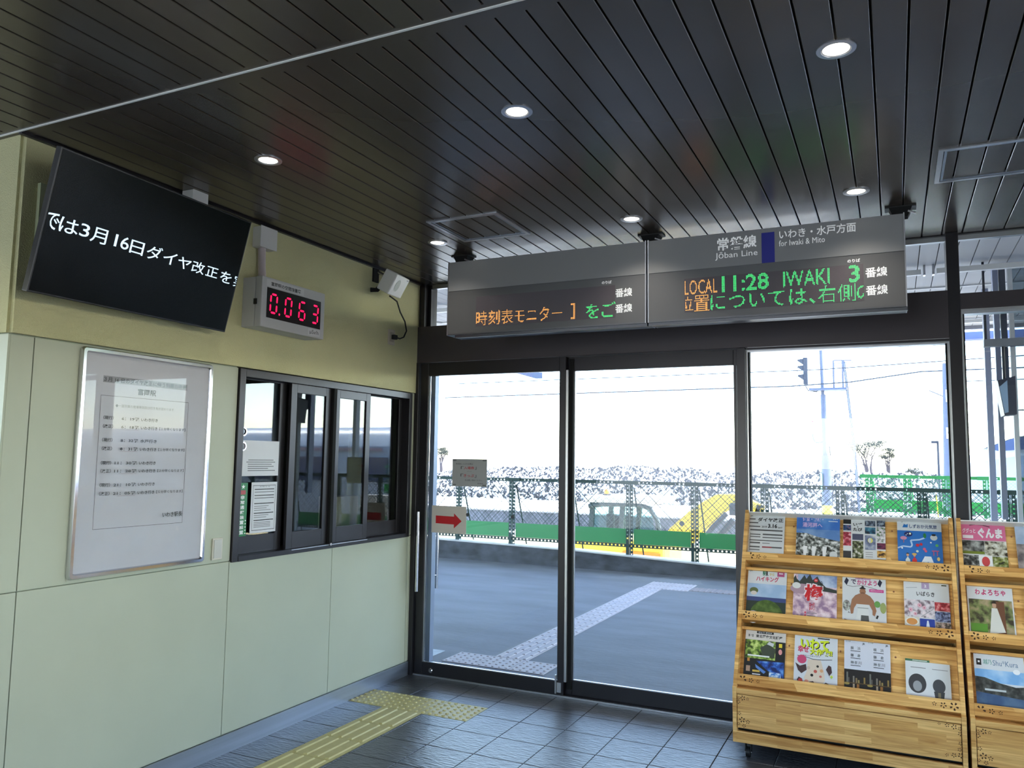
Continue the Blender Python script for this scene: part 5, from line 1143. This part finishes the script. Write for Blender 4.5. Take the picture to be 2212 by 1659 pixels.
# platform canopy over the paving
M_soff = mat('soffit_panel', (176, 176, 178), .6, noise=.03)
cn = empty('platform_canopy', (0, 8, 3.6), 'pale ribbed platform canopy over the paving outside the glass', 'canopy')
Bx(-14, 20, 5.7, 12.9, 3.64, 3.78).build('deck', mat('canopy_deck', (90, 90, 92), .8), cn)
mb = Bx(-.074, .074, 5.7, 12.86, 3.60, 3.62).build('soffit_board', M_soff, cn); sb = mb.data; mb.location = (-6, 0, 0)
for k in range(1, 140):
    t = bpy.data.objects.new('soffit_board', sb); link(t, cn); t.location = (-6 + k * .156, 0, 0)
Bx(-14, 20, 12.86, 12.94, 3.55, 3.78).build('fascia', mat('fascia_grey', (150, 150, 160), .5), cn)
for y, z0, z1, d in ((8.77, 3.51, 3.56, .06), (12.2, 3.54, 3.585, .06)):
    for x0, x1 in ((-6, -.2), (.0, 3.0), (3.05, 3.62), (3.76, 8)): Bx(x0, x1, y, y + d, z0, z1).build('light_rail', mat('white_light_rail', (232, 232, 232), .5), cn)
Bx(-6, 8, 9.9, 9.93, 3.585, 3.60).build('thin_rail', mat('white_light_rail', (232, 232, 232)), cn)
for x in (3.64, 3.72): MB().box(x, x + .02, 8.76, 8.84, 3.50, 3.60).build('rail_hanger', M_silver, cn)
for x in (-3.6, .8, 5.2): MB().tube([(x, 8.8, 3.55), (x + 1.0, 9.9, 3.59)], .012, 5).build('diagonal_stay', mat('white_light_rail', (232, 232, 232)), cn)
Bx(-14, 20, 13.45, 13.65, 3.49, 3.60).build('blue_beam', mat('blue_grey_beam', (112, 122, 160), .6, noise=.08), cn)
for x in (-9, 8.4): MB().tube([(x, 10.9, 0), (x, 10.9, 3.62)], .08, 16).build('column', mat('canopy_column', (170, 174, 186), .5), cn, smooth=True)
sk_ = empty('hanging_fitting', (-2.65, 13.55, 3.2), 'small blue-grey wedge fitting hanging at the top of the left door pane', 'fitting')
# it hangs from a second beam further out
for x in (-8, 0, 8): Bx(x, x + .1, 12.9, 13.5, 3.58, 3.7).build('beam_arm', mat('blue_grey_beam', (112, 122, 160)), cn)
MB().prism([(-3.15, 13.5, 3.26), (-2.55, 13.5, 3.24), (-2.55, 13.5, 3.13), (-2.69, 13.5, 3.13)], (0, .12, 0)).build('housing', mat('fitting_blue', (120, 136, 166), .5), sk_)
MB().tube([(-2.65, 13.55, 3.24), (-2.65, 13.55, 3.488)], .012, 6).build('drop_rod', M_sig, sk_)
# platform structure at the right: columns, display, screen wall
ps = empty('platform_screen', (4.38, 9, 0), 'tall framed glass screen standing outside at the right edge', 'glass screen')
for x in (4.378, 4.74): Bx(x, x + .04, 8.98, 9.04, 0, 3.6).build('upright', mat('screen_upright', (190, 194, 200), .5, .4), ps)
Bx(4.418, 4.74, 9.0, 9.012, .05, 2.15).build('pane', M_glassD, ps); Bx(4.418, 4.74, 9.0, 9.012, 2.17, 3.58).build('pane', M_glassD, ps)
Bx(4.418, 4.74, 8.99, 9.02, 2.15, 2.165).build('cross_rail', mat('screen_upright', (190, 194, 200)), ps)
for i, (x0, x1, c, lab) in enumerate(((4.262, 4.310, (140, 146, 170), 'pale steel column left of the hanging platform monitor'), (4.322, 4.372, (70, 76, 92), 'dark steel column right of the pale one, against the glass screen'))):
    Bx(x0, x1, 9.1, 9.2, 1.1 if i == 0 else 2.3, 3.6).build('steel_column', mat('column_%d' % i, c, .5, .3), None, (x0, 9.1, 1.1), label=lab, cat='column')
Bx(4.27, 4.33, 10.2, 10.3, -.0, 3.6).build('steel_column', mat('column_0', (140, 146, 170)), None, (4.27, 10.2, 0), label='slim pale column below the platform monitor', cat='column')
bm2 = empty('hanging_beam', (4.14, 8.9, 2.8), 'blue-grey hanging beam carrying the platform monitor', 'beam')
Bx(4.14, 4.9, 8.8, 8.9, 2.762, 2.832).build('beam', mat('hanging_beam_grey', (126, 130, 140), .6), bm2); Bx(4.15, 4.17, 8.84, 8.86, 2.83, 3.6).build('hanger', M_sig, bm2)
mn = empty('platform_monitor', (4.25, 8.9, 2.2), 'dark boxy platform monitor with a pale blue screen, seen from its side', 'monitor')
MB().prism([(4.228, 8.7, 2.42), (4.372, 8.7, 2.46), (4.372, 8.7, 2.10), (4.272, 8.7, 2.09)], (0, .3, 0)).build('housing', mat('monitor_dark', (52, 56, 74), .5), mn)
MB().prism([(4.240, 8.695, 2.36), (4.305, 8.695, 2.42), (4.305, 8.695, 2.12), (4.275, 8.695, 2.11)], (0, .006, 0)).build('screen', mat('pale_screen', (150, 176, 206), .4), mn)
MB().tube([(4.3, 8.85, 2.45), (4.3, 8.85, 2.77)], .015, 6).build('drop_rod', M_sig, mn)

# white train waiting at the right
tr = empty('train', (9, 19, 0), 'white train with a rounded nose and dark windscreen behind the fence at the right', 'train')
ys_c = 19.6; prof = []
stn = [(4.60, 1.45, 1.72, .15), (4.8, .9, 1.86, .6), (5.1, .5, 2.02, .9), (5.5, .2, 2.18, 1.1), (6.0, -.1, 2.32, 1.25), (6.8, -.4, 2.42, 1.4), (7.8, -.6, 2.48, 1.45), (9.2, -.7, 2.50, 1.48), (30, -.7, 2.5, 1.48)]
vs = []; fs = []; n = 20
for x, zb, zt, hw in stn:
    for k in range(n):
        a = 2 * math.pi * k / n; ca, sa = math.cos(a), math.sin(a); pw = .38
        vs.append((x, ys_c + hw * math.copysign(abs(ca) ** pw, ca), (zb + zt) / 2 + (zt - zb) / 2 * math.copysign(abs(sa) ** pw, sa)))
for i in range(len(stn) - 1): fs += [(i * n + k, i * n + (k + 1) % n, (i + 1) * n + (k + 1) % n, (i + 1) * n + k) for k in range(n)]
fs += [tuple(range(n))[::-1], tuple(range((len(stn) - 1) * n, len(stn) * n))]
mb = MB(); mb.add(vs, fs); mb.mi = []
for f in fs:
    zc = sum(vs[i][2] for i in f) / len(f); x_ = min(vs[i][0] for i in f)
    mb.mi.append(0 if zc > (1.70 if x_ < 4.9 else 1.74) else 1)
mb.build('body', [mat('train_white', (214, 216, 222), .35, noise=.02), mat('train_white_shaded', (150, 158, 172), .5, noise=.03)], tr, smooth=True)  # lower faces greyer: shade on the white body put into the colour
MB().add([(5.00, 18.60, 1.985), (5.5, 18.45, 2.19), (6.1, 18.30, 2.31), (6.5, 18.20, 2.20), (6.1, 18.22, 2.05), (5.6, 18.32, 1.95), (5.2, 18.5, 1.92)], [tuple(range(7))]).build('windscreen', mat('dark_windscreen', (50, 60, 90), .1), tr)
MB().add([(x, y, z) for x, y, z in ((5.0, 18.62, 2.0), (5.5, 18.5, 2.2), (6.1, 18.36, 2.35), (6.1, 20.8, 2.35), (5.5, 20.7, 2.2), (5.0, 20.5, 2.0))], [tuple(range(6))]).build('windscreen', mat('dark_windscreen', (50, 60, 90)), tr)
for k in range(9): MB().box(9 + k * 1.85, 10.3 + k * 1.85, 18.085, 18.125, .95, 1.62).build('side_window', mat('dark_windscreen', (50, 60, 90)), tr, bevel=.005)
Bx(9.2, 30, 18.085, 18.125, 1.80, 1.88).build('waist_stripe', mat('grey_stripe', (150, 130, 140), .5), tr)
